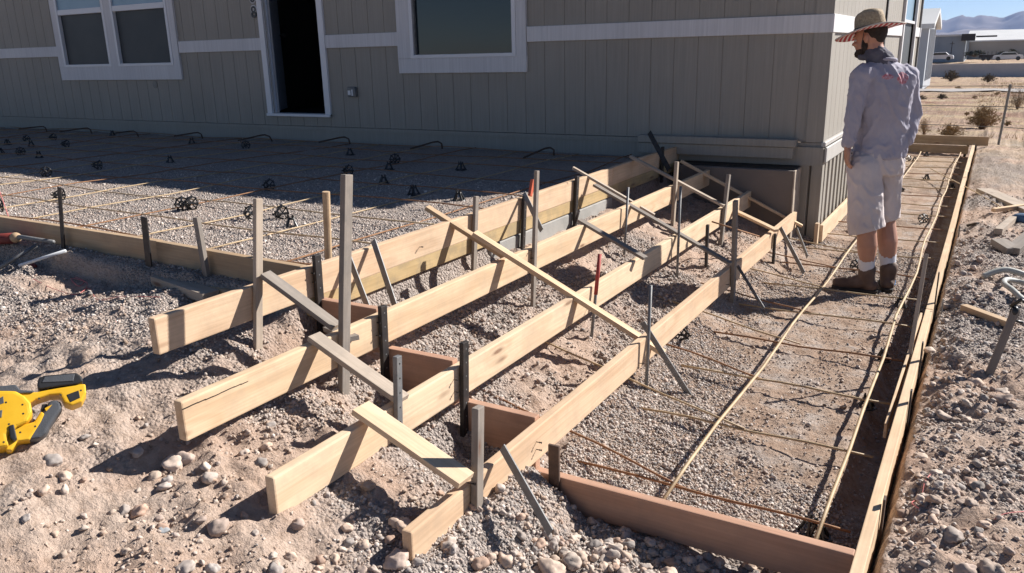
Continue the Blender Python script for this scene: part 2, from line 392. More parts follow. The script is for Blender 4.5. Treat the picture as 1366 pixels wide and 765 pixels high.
# ------------------------------------------------------------------ loose stones
def ico(sub):
    bm = bmesh.new(); bmesh.ops.create_icosphere(bm, subdivisions=sub, radius=1)
    v = np.array([tuple(p.co) for p in bm.verts]); f = np.array([[q.index for q in t.verts] for t in bm.faces]); bm.free(); return v, f
def rock_variants(sub, n, rough, squash=.7):
    V, Fc = ico(sub); out = []
    for k in range(n):
        s = rng.uniform(0, 99, 3)
        d = np.array([1+rough*(mn.noise(Vector(p*1.3+s))*1.0+.5*mn.noise(Vector(p*2.9+s))) for p in V])
        out.append(V*d[:, None]*np.array([1, rng.uniform(.65, .95), rng.uniform(squash-.15, squash+.1)]))
    return out, Fc
def rot_mats(n, tilt):
    a = rng.uniform(0, 2*PI, n); b_ = rng.normal(0, tilt, n); c = rng.normal(0, tilt, n)
    ca, sa, cb, sb, cc, sc = np.cos(a), np.sin(a), np.cos(b_), np.sin(b_), np.cos(c), np.sin(c)
    Rz = np.zeros((n, 3, 3)); Rz[:, 0, 0] = ca; Rz[:, 0, 1] = -sa; Rz[:, 1, 0] = sa; Rz[:, 1, 1] = ca; Rz[:, 2, 2] = 1
    Rx = np.zeros((n, 3, 3)); Rx[:, 0, 0] = 1; Rx[:, 1, 1] = cb; Rx[:, 1, 2] = -sb; Rx[:, 2, 1] = sb; Rx[:, 2, 2] = cb
    Ry = np.zeros((n, 3, 3)); Ry[:, 1, 1] = 1; Ry[:, 0, 0] = cc; Ry[:, 0, 2] = sc; Ry[:, 2, 0] = -sc; Ry[:, 2, 2] = cc
    return Rz@Rx@Ry
PAL_G = np.array([(.41, .355, .315), (.47, .40, .355), (.34, .305, .285), (.51, .44, .39), (.29, .265, .25), (.45, .35, .295), (.56, .50, .455)])
PAL_R = .95*np.array([(.47, .37, .30), (.53, .43, .36), (.42, .33, .28), (.42, .36, .32), (.56, .47, .40), (.44, .31, .24), (.36, .32, .295), (.52, .40, .32)])
def scatter(name, pts, rad, variants, Fc, pal, tilt, mtl, sink=.25, sm=False):
    n = len(pts); z = ground_h(pts[:, 0], pts[:, 1]); R = rot_mats(n, tilt); vi = rng.integers(0, len(variants), n)
    V = np.stack(variants)[vi]*rad[:, None, None]; V = np.einsum('nij,nkj->nki', R, V)
    V += np.stack([pts[:, 0], pts[:, 1], z+rad*(.5-sink)], 1)[:, None, :]
    k = V.shape[1]; Fa = (Fc[None]+(np.arange(n)*k)[:, None, None]).reshape(-1, 3)
    me = big_mesh(name, V.reshape(-1, 3), Fa)
    ca = me.attributes.new('tone', 'FLOAT_COLOR', 'POINT')
    col = pal[rng.integers(0, len(pal), n)]*rng.uniform(.8, 1.2, (n, 1)); col = np.concatenate([col, np.ones((n, 1))], 1)
    ca.data.foreach_set('color', np.repeat(col, k, 0).astype(np.float32).ravel())
    o = link(name, me, mtl)
    if sm: smooth(o)
    return o
m, N, L, b = mat('loose_stone', (.4, .35, .3), .85, spec=.25)
at = N.new('ShaderNodeAttribute'); at.attribute_name = 'tone'; tc = N.new('ShaderNodeTexCoord')
n1 = nd(N, 'ShaderNodeTexNoise', Scale=60, Detail=5); L.new(tc.outputs['Object'], n1.inputs['Vector'])
f = ramp(N, [(.3, (.8, .79, .78)), (.7, (1.15, 1.14, 1.12))]); L.new(n1.outputs[0], f.inputs[0])
L.new(mixc(N, L, 1., at.outputs['Color'], f.outputs[0], 'MULTIPLY'), b.inputs['Base Color'])
bp = nd(N, 'ShaderNodeBump', Strength=.4, Distance=.003); L.new(n1.outputs[0], bp.inputs['Height']); L.new(bp.outputs[0], b.inputs['Normal'])
M['stone'] = m
GV, GF = rock_variants(1, 10, .55, .6)
RV, RF = rock_variants(3, 12, .42, .66)
SV, SF = rock_variants(2, 8, .4, .65)
def sample(n, x0, x1, y0, y1, dens):
    out = []
    got = 0
    while got < n:
        p = np.stack([rng.uniform(x0, x1, 60000), rng.uniform(y0, y1, 60000)], 1)
        keep = rng.random(60000) < dens(p[:, 0], p[:, 1]); p = p[keep]; out.append(p); got += len(p)
    return np.concatenate(out)[:n]
# crushed gravel in the slab bed, steps and walkway
def d_in(x, y):
    return np.where((y > YF+.04), gravelly(x, y)**1.4, 0)*np.where((x > -1.4) & (x < XO-.01), 1, np.where(x < -2.58, 1, .8))
p = sample(30000, -1.72, XO-.01, YF+.04, 7.6, lambda x, y: d_in(x, y)*np.clip(3.4/y, .25, 1)**1.5)
scatter('gravel', p, rng.lognormal(math.log(.0050), .35, len(p)), GV, GF, PAL_G, .5, M['stone']); tag(bpy.data.objects['gravel'], 'grey crushed gravel on the floor of the walkway form', 'gravel', kind='stuff')
p = sample(32000, -8.5, -2.6, YF+.05, 5.6, lambda x, y: d_in(x, y)*np.clip(3.4/y, .25, 1)**2*np.clip(4/np.hypot(x, y), .2, 1)**2)
o = scatter('gravel', p, rng.lognormal(math.log(.0050), .35, len(p)), GV, GF, PAL_G*1.1, .5, M['stone']); tag(o, 'pale gravel bed under the rebar grid beside the house', 'gravel', kind='stuff')
p = sample(9000, -2.5, -1.4, YF+.04, 7.0, lambda x, y: (.12+.88*gravelly(x, y)**1.5)*np.clip(3.4/y, .25, 1)**1.5)
o = scatter('gravel', p, np.minimum(rng.lognormal(math.log(.0048), .45, len(p)), .015), SV, SF, PAL_G, .5, M['stone']); tag(o, 'lumpy gravel and clods between the step riser boards', 'gravel', kind='stuff')
p = sample(26000, -5.0, -.22, .8, YF-.05, lambda x, y: (.03+gravelly(x, y)**2.2)*(1-.96*sst(2.0, 1.5, y)*sst(-1.6, -2.2, x))*np.clip(2.6/np.hypot(x, y+.5), .2, 1))
o = scatter('gravel', p, np.minimum(rng.lognormal(math.log(.0036), .42, len(p)), .012), SV, SF, PAL_G*1.04, .5, M['stone']); tag(o, 'loose gravel over the dirt in the foreground before the boards', 'gravel', kind='stuff')
p = sample(26000, -.12, 1.9, 1.6, 10, lambda x, y: (.15+gravelly(x, y)**1.3)*np.clip(3./y, .15, 1)**1.5)
o = scatter('gravel', p, np.minimum(rng.lognormal(math.log(.0050), .5, len(p)), .018), SV, SF, PAL_G*.95, .5, M['stone']); tag(o, 'dug up gravel and clods right of the long outer form board', 'gravel', kind='stuff')
PAL_S = np.array([(.40, .30, .235), (.44, .345, .28), (.36, .27, .21), (.48, .40, .34), (.42, .345, .30)])
CV, CF = rock_variants(2, 8, .75, .7)
for (n_, xa, xb, ya, yb, lb) in ((12000, -4.6, -.25, .8, YF-.05, 'crumbly soil clods in the foreground dirt'), (7000, -2.5, -1.42, YF+.04, 7, 'crumbly soil clods between the risers'), (9000, -.1, 1.9, 1.7, 9, 'crumbly soil clods right of the long form')):
    p = sample(n_, xa, xb, ya, yb, lambda x, y: (1-.8*sst(2.0, 1.5, y)*sst(-1.6, -2.2, x))*np.clip(.35+1.8*fbm(x*2.3, y*2.3, 4, 91), .03, 1)*np.clip(2.8/np.hypot(x, y), .15, 1))
    o = scatter('soil_clods', p, np.minimum(rng.lognormal(math.log(.0038), .5, len(p)), .014), CV, CF, PAL_S, .8, M['stone'], .3); tag(o, lb, 'soil clods', kind='stuff')
p = sample(9000, -1.42, XO-.02, YF+.04, 6.5, lambda x, y: (.25+.75*np.clip(.5+2.5*fbm(x*5, y*5, 3, 61), 0, 1))*np.clip(3.2/y, .2, 1)**1.5)
o = scatter('gravel', p, rng.lognormal(math.log(.0034), .45, len(p)), CV, CF, np.concatenate([PAL_G, PAL_S*.9]), .5, M['stone']); tag(o, 'fine grit and crumbs on the bare patches of the walkway floor', 'grit', kind='stuff')
# rounded river stones
def blob_d(cx, cy, sx, sy): return lambda x, y: np.exp(-((x-cx)/sx)**2-((y-cy)/sy)**2)
B1d = blob_d(-.68, 2.02, .45, .26); B2d = blob_d(-2.15, 1.25, .42, .28); B3d = blob_d(-1.45, 1.5, .4, .35); B4d = blob_d(-.35, 2.15, .3, .25)
p = sample(1100, -3.0, -.22, .8, YF-.06, lambda x, y: np.maximum.reduce([B1d(x, y), .035*B2d(x, y), .07*B3d(x, y), B4d(x, y)]))
o = scatter('river_stones', p, rng.lognormal(math.log(.016), .35, len(p)), RV, RF, PAL_R, .35, M['stone'], .28, True); tag(o, 'small rounded river pebbles piled before the reddish front form board', 'pebbles', kind='stuff')
def dR(x, y): return np.exp(-((x-.0)/.16)**2)+.07
p = sample(600, -.1, 1.4, 1.7, 8, lambda x, y: dR(x, y)*np.clip(3./y, .2, 1)*np.clip(.6+2*fbm(x*2, y*2, 3, 55), 0.05, 1)*.8)
o = scatter('river_stones', p, rng.lognormal(math.log(.013), .45, len(p)), RV, RF, PAL_R*.95, .35, M['stone'], .3, True); tag(o, 'rounded reddish pebbles strewn along the outside of the long form', 'pebbles', kind='stuff')
# the biggest river stones, one object each
big = [(205, 628, 15), (230, 615, 19), (246, 612, 17), (218, 645, 13), (277, 628, 13), (281, 645, 13), (222, 640, 10), (88, 645, 14), (217, 705, 10), (300, 650, 9), (398, 705, 13), (341, 714, 8), (365, 765-20, 9), (427, 741, 9), (362, 605-30, 10), (355, 600, 11), (425, 750, 8),
       (835, 690+24, 13), (865, 700, 12), (890, 715, 13), (905, 722, 12), (823, 733, 12), (945, 745, 12), (960, 755, 12), (1000, 752, 12), (868, 718+18, 10), (790, 700, 10), (810, 742, 10), (770, 722, 9), (745, 735, 10), (715, 740, 11), (690, 752, 10), (655, 758, 11), (920, 757, 12), (876, 753, 11), (1032, 757, 12), (540, 758, 11), (525, 742, 9), (558, 756, 10),
       (1312, 712, 12), (1228, 614, 12), (1290, 560, 9), (1218, 655, 8), (1225, 668, 8), (1338, 520, 12), (1350, 545, 9), (1275, 590, 8), (1205, 705, 9), (1250, 720, 9), (1245, 692, 9), (1305, 358, 8), (1262, 432, 8), (1240, 470, 9)]
for i, (px, py, rp) in enumerate(big):
    P = hit(px, py); d = (P-EYE).dot(FWD); r = .78*rp*d/F_PX
    v = RV[i % len(RV)]; R = rot_mats(1, .25)[0]; vv = (v*r)@R.T
    me = mesh_from('river_stone', vv, [tuple(q) for q in RF])
    ca = me.attributes.new('tone', 'FLOAT_COLOR', 'POINT'); c = PAL_R[i % len(PAL_R)]*rng.uniform(.9, 1.15)
    if i == 8: c = np.array((.27, .285, .30))
    ca.data.foreach_set('color', np.tile(np.array([*c, 1], np.float32), len(vv)))
    o = link('river_stone', me, M['stone']); smooth(o); o.location = (P.x, P.y, P.z+r*.15)
    if i == 8: tag(o, 'small blue grey river stone alone on the dirt below the second board', 'stone')
    elif px < 450: tag(o, 'tan rounded river stone in the loose dirt left of the board ends', 'stone', 'larger river stones in the dirt left of the boards')
    elif px < 1100: tag(o, 'pinkish rounded river stone in the pile before the front form', 'stone', 'larger river stones in the pile before the front form')
    else: tag(o, 'rounded river stone on the rough ground right of the long form', 'stone', 'larger river stones right of the long form')

# ------------------------------------------------------------------ form boards
BH, BT = .14, .038
def riser(X, Z, y0, y1, m_, label, dz=0, name='riser_form_board', h=BH, ext=[]):
    o = beam(name, (X-BT/2, y0, Z-h/2), (X-BT/2, y1, Z-h/2+dz), h, BT, m_, bevel=.006, wobble=.002, segs=8)
    tag(o, label, 'form board'); return o
r1 = riser(X1, Z1-.01, 1.70, 6.18-.35, M['pine_pink'], 'pale riser board highest of the four step forms, reaching the shaded wall', .01)
tag(riser(X1-.001, Z1+.0, 5.833, 7.40, M['pine_pink'], 'shaded riser board at the house end of the topmost step form', .0))
o = beam('edge_plank', (X1-.022, YF+.03, Z1-BH-.046), (X1-.022, 7.38, Z1-BH-.046+.004), .086, .036, M['plank_yellow'], bevel=.004); tag(o, 'stained yellow plank set under the topmost riser board', 'form board')
mb = MB(); mb.box(X1-.18, X1-.006, 4.0, 5.84, .30, Z1-BH-.094); o = mb.build('concrete_footing', M['concrete'], bevel=.008); tag(o, 'grey concrete edge showing under the yellow plank', 'concrete edge')
riser(X2, Z2, 1.49, 7.16, M['pine'], 'knotty cracked riser board, second step form from the slab', 0)
riser(X3, Z3, 1.49, 7.17, M['pine_yellow'], 'yellowish riser board, third step form from the slab', 0)
riser(X4, Z4, 1.66, 7.20, M['pine_pink'], 'lowest riser board with its near end sunk in the stones', 0)
def nails(parent, X, pxs):
    for px, py in pxs:
        p = onx(px, py, X); mb = MB(); e = p+Vector((.022, -.004, .004))
        mb.tube([p-Vector((.01, 0, 0)), e], .0018, 6); mb.tube([e-Vector((.007, 0, 0)), e-Vector((.0055, 0, 0))], .0038, 8); mb.tube([e, e+Vector((.0015, 0, 0))], .0042, 8)
        mb.build('nail', M['steel_dark'], parent)
rb = [o for o in bpy.data.objects if o.name.startswith('riser_form_board')]
for o, X, pl in ((rb[0], X1, [(415, 365), (417, 377), (560, 330), (820-60, 240)]), (rb[2], X2, [(503, 431), (502, 448), (706, 335), (707, 345)]), (rb[3], X3, [(605, 507), (606, 523), (783, 413)]), (rb[4], X4, [(716, 590), (716, 600), (627, 645), (853, 485), (968, 380)])): nails(o, X, pl)
q = onx(238, 549, X2); cr_ = MB()
for k in range(9): cr_.box(X2-.003, X2+.0006, 1.492+k*.03, 1.523+k*.03, q.z-.0012+.0011*math.sin(k*1.3)-.0004*k, q.z+.0012-.0001*k+.0011*math.sin(k*1.3)-.0004*k)
cr_.build('crack', M['plastic_black'], rb[2])
# closing boards between the risers at the front edge
def xform(xa, xb, Z, label, m_=M['pine_red'], y=YF, h=.14, name='end_form_board', rot=0):
    o = beam(name, (xa, y, Z-h/2), (xb, y+rot, Z-h/2), h, BT, m_, bevel=.004, wobble=.001, segs=4); return tag(o, label, 'form board')
xform(X3+.002, X4-BT-.002, Z4+.012, 'dark red short board closing the lowest step between third and fourth risers', h=.24, y=YF+.09)
xform(X2+.002, X3-BT-.002, Z3+.012, 'dark red short board closing the step between second and third risers', h=.20, y=YF+.09)
xform(X1+.002, X2-BT-.002, Z2+.012, 'dark red short board closing the step between first and second risers', h=.20, y=YF+.09)
xform(X4+.002, XO-.004, .10, 'long reddish board closing the near end of the walkway form', h=.14, name='front_form_board', rot=0)
# slab edge form to the left
for k, (xa, xb) in enumerate(((-2.555, -3.62), (-3.625, -7.2), (-7.205, -10.8))):
    xform(xa, xb, .765, ['tan slab edge board meeting the topmost riser board', 'long tan slab edge board in the middle left with two dark stakes', 'tan slab edge board leaving the picture at the left'][k], M['pine_tan'], YF+.055+.06*k, .145, 'slab_form_board', .05)
# outer long form of the walkway
def outer(y0, y1, m_, label, x=XO, z=.10, dx=0, t=BT):
    o = beam('outer_form_board', (x+t/2, y0, z-.10), (x+t/2+dx, y1, z-.10), .20, t, m_, bevel=.003, wobble=.003, segs=10); return tag(o, label, 'form board')
outer(1.5, 5.25, M['pine'], 'pale outer form board of the walkway nearest the camera')
outer(5.255, 9.9, M['pine'], 'pencil marked outer form board in the middle of the walkway edge', XO+.003, .101)
outer(9.905, 14.85, M['pine_yellow'], 'far outer form board running to the end of the walkway', XO-.002, .102, .01)
o = beam('end_form_board', (-1.9, 14.72, .16), (.02, 14.72, .15), .14, BT, M['pine_tan'], bevel=.003); tag(o, 'orange tan board closing the far end of the walkway, upper one', 'form board')
o = beam('end_form_board', (-1.9, 14.68, .02), (-.24, 14.68, .01), .13, BT, M['pine_tan'], bevel=.003); tag(o, 'orange tan board closing the far end of the walkway, lower one', 'form board')
o = beam('side_form_board', (XC+.075, 7.35, .055), (XC+.075, 11.2, .055), .15, .03, M['pine_yellow'], bevel=.003); tag(o, 'pale yellow board standing along the skirting of the side wall', 'form board')
o = beam('form_stake', (XC+.05, 7.28, -.12), (XC+.05, 7.285, .16), .06, .03, M['pine_yellow'], up=(0, 1, 0)); tag(o, 'short yellow stake at the near end of the skirting board', 'stake')

# ------------------------------------------------------------------ stakes
def stake(px0, py0, px1, py1, X, kind, label, w=None, t=.03, off=.017, deep=.12):
    a = onx(px0, py0, X+off); b_ = onx(px1, py1, X+off)
    d = (a-b_).normalized(); b_ = b_-d*deep
    if kind == 'rod':
        root = MB().tube([b_, a], .0085, 10).build('steel_pin', M['steel_grey'], sm=True)
        if 'red' in label: MB().tube([b_.lerp(a, .62), a+(a-b_).normalized()*.003], .0105, 10).build('red_paint', mottled('red_paint', (.42, .05, .04), (.3, .05, .04), 25, .7, .2), root, sm=True)
        return tag(root, label, 'steel pin')
    mt = {'wood': M['grey_wood'], 'wood2': M['grey_wood2'], 'steel': M['steel_dark'], 'brown': M['steel_brown'], 'grey': M['steel_grey'], 'pine': M['pine']}[kind]
    w = w or .035
    if kind in ('steel', 'grey', 'brown'): t = .02
    else: t = .02 if w < .04 else .026
    o = beam('form_stake', b_, a, w, t, mt, up=(0, 1, 0), bevel=.0015 if t < .02 else .003, wobble=.0015 if t > .02 else 0, segs=4)
    tag(o, label, 'stake')
    if kind in ('steel', 'brown', 'grey'):      # nail holes down the flat steel stake
        ln = (a-b_).length; n = int(ln/.055); mb = MB()
        for k in range(n):
            p = b_+(a-b_)*((k+.5)/n); mb.tube([p+Vector((t/2-.001, 0, 0)), p+Vector((t/2+.0006, 0, 0))], .0035, 8)
        mb.build('nail_hole', M['plastic_black'] if kind != 'steel' else M['steel_grey'], o)['kind'] = 'stuff' if n > 99 else 'part'
        bpy.data.objects[-1].pop('kind', None) if False else None
    return o
ST = [
 (422, 340, 427, 410, X1, 'steel', 'black steel stake against the topmost riser near its left end', .04),
 (344, 265, 344, 465, X1, 'wood2', 'tall thin wooden stake standing before the near end of the topmost riser', .036),
 (462, 233, 459, 517, X2, 'wood', 'tallest and widest weathered wooden stake, before the second riser', .045),
 (510, 408, 514, 500, X2, 'steel', 'black steel stake on the second riser beside the dark red end board', .04),
 (619, 456, 620, 614, X3, 'steel', 'broad black steel stake standing at the corner of the third riser', .042),
 (637, 543, 637, 690, X4, 'wood', 'weathered wooden stake on the lowest riser near its sunken end', .04),
 (530, 475, 532, 606, X3, 'grey', 'short grey steel stake before the near part of the third riser', .03),
 (716, 228, 711, 403, X2, 'wood', 'thin wooden stake in the middle of the second riser', .030),
 (635, 262, 632, 357, X1, 'wood', 'short wooden stake before the middle of the topmost riser', .034),
 (700, 262, 697, 332, X1, 'steel', 'black steel stake beside an orange painted one on the topmost riser', .035),
 (770, 235, 767, 297, X1, 'steel', 'black steel stake under the upper end of the second long batten', .04),
 (903, 216, 896, 318, X2, 'wood2', 'wooden stake on the far part of the second riser, lit at its top', .04),
 (972, 233, 961, 335, X3, 'wood', 'dark wooden stake at the far end of the third riser', .045),
 (981, 268, 977, 411, X4, 'wood', 'wooden stake before the far half of the lowest riser', .045),
 (944, 300, 942, 352, X4-.3, 'steel', 'dark steel stake behind the far part of the lowest riser', .03),
 (1034, 312, 1031, 358, X4, 'steel', 'thin dark steel stake at the far end of the lowest riser', .03),
 (884, 196, 883, 226, X1, 'steel', 'dark steel stake in the shade at the wall end of the top riser', .045),
]
for a in ST: stake(*a[:7], w=a[7])
stake(868, 381, 862, 520, X4, 'rod', 'upright grey steel pin beside the long batten end on the lowest riser', off=.03)
stake(800, 340, 789, 450, X3, 'rod', 'red painted steel pin before the third riser', off=.02)
stake(838, 250, 832, 352, X2, 'rod', 'thin grey steel pin before the second riser', off=.03)
stake(908, 249, 903, 371, X3, 'rod', 'thin dark steel pin with hooked top before the third riser', off=.03)
o = stake(711, 240, 707, 262, X1, 'wood', 'orange painted stake top on the topmost riser', w=.03, deep=.0); o.data.materials.clear(); o.data.materials.append(mottled('orange_paint', (.62, .12, .05), (.5, .1, .05), 12, .6, .1))
# round post behind the top riser
a = ony(435, 256, 2.80); b_ = ony(435, 340, 2.80)
o = MB().tube([b_-Vector((0, 0, .2)), a], .018, 14).build('round_post', M['pine_tan'], sm=False); tag(o, 'round tan wooden post behind the near part of the topmost riser', 'post')
# slab edge stakes (in front of the tan board, shaded side)
for (px0, py0, px1, py1, kd, w, lb) in ((79, 250, 85, 335, 'steel', .03, 'thin black steel stake before the tan slab edge board, leftmost one'), (192, 290, 199, 356, 'steel', .045, 'wide black steel stake before the tan slab edge board'), (262, 290, 276, 370, 'wood', .032, 'leaning grey wooden stake before the tan slab edge board')):
    Yp = YF+.03 if px0 > 100 else YF+.07
    a = ony(px0, py0, Yp); b_ = ony(px1, py1, Yp); d = (a-b_).normalized()
    o = beam('form_stake', b_-d*.1, a, .008 if kd == 'steel' else .022, w, M['steel_dark'] if kd == 'steel' else M['grey_wood'], up=(0, 1, 0), bevel=.0015); tag(o, lb, 'stake')
# stake before the front form, outer form stakes
a = ony(739, 594, YF-.03); b_ = ony(740, 672, YF-.03)
o = beam('form_stake', b_-Vector((0, 0, .1)), a, .012, .045, M['steel_brown'], up=(0, 1, 0), bevel=.002); tag(o, 'rust brown steel stake before the long reddish front form board', 'stake')
def ostake(y, top, w=.035, lean=0, m_='steel_brown', x=XO+BT+.006, label=''):
    o = beam('form_stake', (x, y, -.15), (x+lean, y, top), w, .008, M[m_], up=(0, 1, 0), bevel=.0015); return tag(o, label, 'stake')
ostake(2.78, .13, label='low brown steel stake outside the outer form, nearest the camera')
ostake(3.75, .16, .03, m_='steel_dark', label='low dark steel stake outside the outer form, beside the joined boards')
ostake(4.32, .20, .03, m_='steel_dark', label='dark steel stake outside the outer form where the boards are spliced')
ostake(7.7, .15, .035, m_='steel_dark', x=XO+.088, label='dark steel stake outside the middle of the outer form')
ostake(11.0, .16, .035, m_='steel_dark', x=XO+.05, label='dark steel stake outside the far part of the outer form')
o = beam('form_stake', (XO-.018, 4.36, -.12), (XO+.0, 4.56, .60), .012, .02, M['grey_wood2'], up=(0, 1, 0)); tag(o, 'tall thin grey stake standing inside the outer form', 'stake')
ostake(5.4, .3, .03, m_='steel_dark', label='dark stake outside the outer form just past its joint')
o = beam('splice_strip', (XO-.03, 3.55, .03), (XO-.012, 5.1, .085), .07, .012, M['pine'], bevel=.002); tag(o, 'thin pale strip lying against the inside of the outer form', 'wood strip')
for k, (px, py, hh) in enumerate(((1287, 190, .2), (1302, 190, .14))):
    q = ony(px, py, 14.78); o = beam('form_stake', (q.x, 14.78, -.2), (q.x+.06*(k == 0), 14.78, q.z), .01, .04, M['steel_dark'], up=(0, 1, 0)); tag(o, ['leaning dark stake behind the far end board', 'short dark stake at the far corner of the walkway form'][k], 'stake')

# ------------------------------------------------------------------ battens and braces (pixel ends on known planes)
def batten(a, b_, w, t, m_, label, name='batten', up=(0, 0, 1), cat='batten'):
    o = beam(name, a, b_, t, w, M[m_], up=up, bevel=.002, wobble=.002, segs=5); return tag(o, label, cat)
A = onx(570, 280, X1-.15); B = onx(690, 357, X1+.36)
batten(A+Vector((0, 0, .014)), B+Vector((0, 0, .014)), .055, .022, 'pine_tan', 'upper piece of the long batten laid across the risers, nearest of the two')
A = onx(633, 311, X2-.16); B = onx(886, 472, X4+.07)
batten(A, B, .06, .024, 'pine', 'long pinkish batten laid down over all four risers toward the steel pin')
A = onx(764, 224, X1-.12); B = onx(873, 287, X2+.1)
batten(A, B, .04, .018, 'grey_wood2', 'upper piece of the farther long batten, resting on the topmost riser')
A = onx(793, 247, X1+.06); B = onx(975, 352, X4+.02)
batten(A, B, .04, .018, 'grey_wood', 'grey lower piece of the farther long batten reaching the lowest riser')
A = onx(773, 294, X2-.05); B = onx(861, 345, X3+.06)
batten(A, B, .045, .018, 'grey_wood', 'short grey batten from the second to the third riser')
A = onx(841, 209, X1-.03); B = onx(966, 275, X3+.02)
batten(A, B, .04, .02, 'grey_wood2', 'half shaded batten running from the top riser toward the dark stake')
A = onx(975, 279, X3-.03); B = onx(1036, 308, X4+.04)
batten(A, B, .045, .02, 'pine', 'short pale batten between third and lowest risers near the house')
A = onx(908, 215, X2-.2); B = onx(1070, 302, X4+.06)
batten(A, B, .05, .022, 'pine', 'batten nearest the house wall, its lower half in the sun')
A = onx(353, 366, X1+.03); B = onx(449, 436, X2-.03)
batten(A, B, .06, .02, 'grey_wood', 'weathered batten from the thin stake down to the widest stake')
A = onx(418, 449, X2-.02); B = onx(538, 533, X3+.02)
batten(A, B, .065, .022, 'grey_wood2', 'weathered batten from the second riser to the short grey stake')
A = onx(480, 544, X3-.03); B = onx(622, 641, X4+.03)
batten(A, B, .085, .022, 'pine_yellow', 'wide fresh yellow batten nearest the camera between third and lowest risers')
A = onx(440, 438, X2-.2); B = onx(470, 452, X2+.03)
batten(A, B, .06, .02, 'grey_wood', 'stub of grey batten nailed behind the widest stake')
# slanted steel braces
def brace(px0, py0, Xa, px1, py1, Xb, w, m_, label):
    a = onx(px0, py0, Xa); b_ = onx(px1, py1, Xb); d = (b_-a).normalized()
    o = beam('slanted_brace', a, b_+d*.05, .006, w, M[m_], up=(0, 1, 0), bevel=.001); return tag(o, label, 'brace')
brace(670, 597, X4+.01, 725, 694, X4+.25, .034, 'steel_grey', 'slanted grey steel brace from the lowest riser to the stones, nearest the camera')
brace(857, 430, X4-.03, 917, 524, X4+.20, .03, 'steel_grey', 'slanted grey steel brace at the end of the long batten')
brace(984, 355, X4+.01, 1014, 404, X4+.22, .02, 'steel_grey', 'slanted thin steel brace in the shadow of the man on the lowest riser')
brace(1041, 304, X4+.01, 1069, 358, X4+.25, .03, 'steel_grey', 'slanted pale steel brace at the far part of the lowest riser, left of two')
brace(1062, 303, X4+.01, 1076, 340, X4+.24, .03, 'steel_grey', 'slanted pale steel brace at the far end of the lowest riser, right of two')
brace(498, 321, X1+.012, 525, 403, X1+.20, .034, 'steel_grey', 'slanted grey steel brace on the topmost riser, right of two')
brace(466, 345, X1+.012, 491, 411, X1+.17, .034, 'steel_grey', 'slanted grey steel brace on the topmost riser behind the widest stake')
brace(699, 258, X1+.012, 719, 300, X1+.2, .034, 'steel_grey', 'slanted grey steel brace beside the orange stake top')
brace(866, 177, X1-.1, 890, 222, X1+.2, .045, 'steel_dark', 'slanted dark stake leaning in the shade before the wall')

# wood stack lying by the slab form
a = hit(228, 378); b_ = hit(300, 400)
P = [(212, 372, 282, 396), (232, 366, 318, 394)]
for k, (ax, ay, bx, by) in enumerate(P):
    z = .60
    A = onz(ax, ay, z); B = onz(bx, by, z)
    o = beam('scrap_board', A, B, .045, .085, M['pine_tan' if k else 'grey_wood2'], bevel=.003); tag(o, ['thick scrap board lying flat under the leaning stake', 'scrap board lying against the slab edge form'][k], 'scrap board')

# ------------------------------------------------------------------ rebar
def bar(pts, r, m_, label, group=None, name='rebar', n=7):
    o = MB().tube(pts, r, n).build(name, M[m_], sm=True); return tag(o, label, 'rebar', group)
def wob(p0, p1, n=14, a=.006):
    p0 = Vector(p0); p1 = Vector(p1); s = random.random()*50
    return [p0.lerp(p1, k/n)+Vector((a*mn.noise(Vector((s, k*.35, 0))), a*mn.noise(Vector((s, k*.35, 5))), a*1.5*mn.noise(Vector((s, k*.35, 9)))))*2 for k in range(n+1)]
bar(wob((-.89, 2.52, .012), (-.862, 14.1, .02), 30, .009), .0078, 'rebar_tan', 'long tan bar along the walkway, the one nearer the steps')
bar(wob((-.345, 2.53, .02), (-.345, 14.3, .02), 30, .014), .0078, 'rebar_tan', 'long tan bar along the walkway, the one nearer the outer form')
ordn = ['first', 'second', 'third', 'fourth', 'fifth', 'sixth', 'seventh', 'eighth', 'ninth', 'tenth', 'eleventh', 'twelfth', 'thirteenth', 'fourteenth', 'fifteenth', 'sixteenth', 'seventeenth', 'eighteenth', 'nineteenth', 'twentieth', 'twenty-first', 'twenty-second', 'twenty-third', 'twenty-fourth', 'twenty-fifth', 'twenty-sixth', 'twenty-seventh', 'twenty-eighth', 'twenty-ninth', 'thirtieth', 'thirty-first', 'thirty-second', 'thirty-third', 'thirty-fourth', 'thirty-fifth', 'thirty-sixth', 'thirty-seventh', 'thirty-eighth', 'thirty-ninth', 'fortieth', 'forty-first', 'forty-second', 'forty-third', 'forty-fourth', 'forty-fifth']
yc = 2.72; k = 0
while yc < 14.2:
    bar(wob((-1.33+.02*(k % 3), yc+.02, -.005), (-.245, yc-.01+.02*math.sin(k*2.), .006), 8, .005), .0056, 'rebar_tan' if k % 3 else 'rebar_rust', 'crosswise bar of the walkway, %s from the near end' % ordn[k], 'crosswise bars tied across the walkway')
    if yc < 7:
        bar(wob((-2.2+.1*(k % 2), yc+.13+.05*(k % 2), .25-.02*k), (-.84+.05*(k % 2), yc+.02, .0), 10, .004), .0050, 'rebar_tan' if k % 2 else 'rebar_rust', 'bar lapping from the steps onto the walkway, %s from the near end' % ordn[k], 'bars lapping from the steps onto the walkway')
    yc += .61+.02*math.sin(k*3.); k += 1
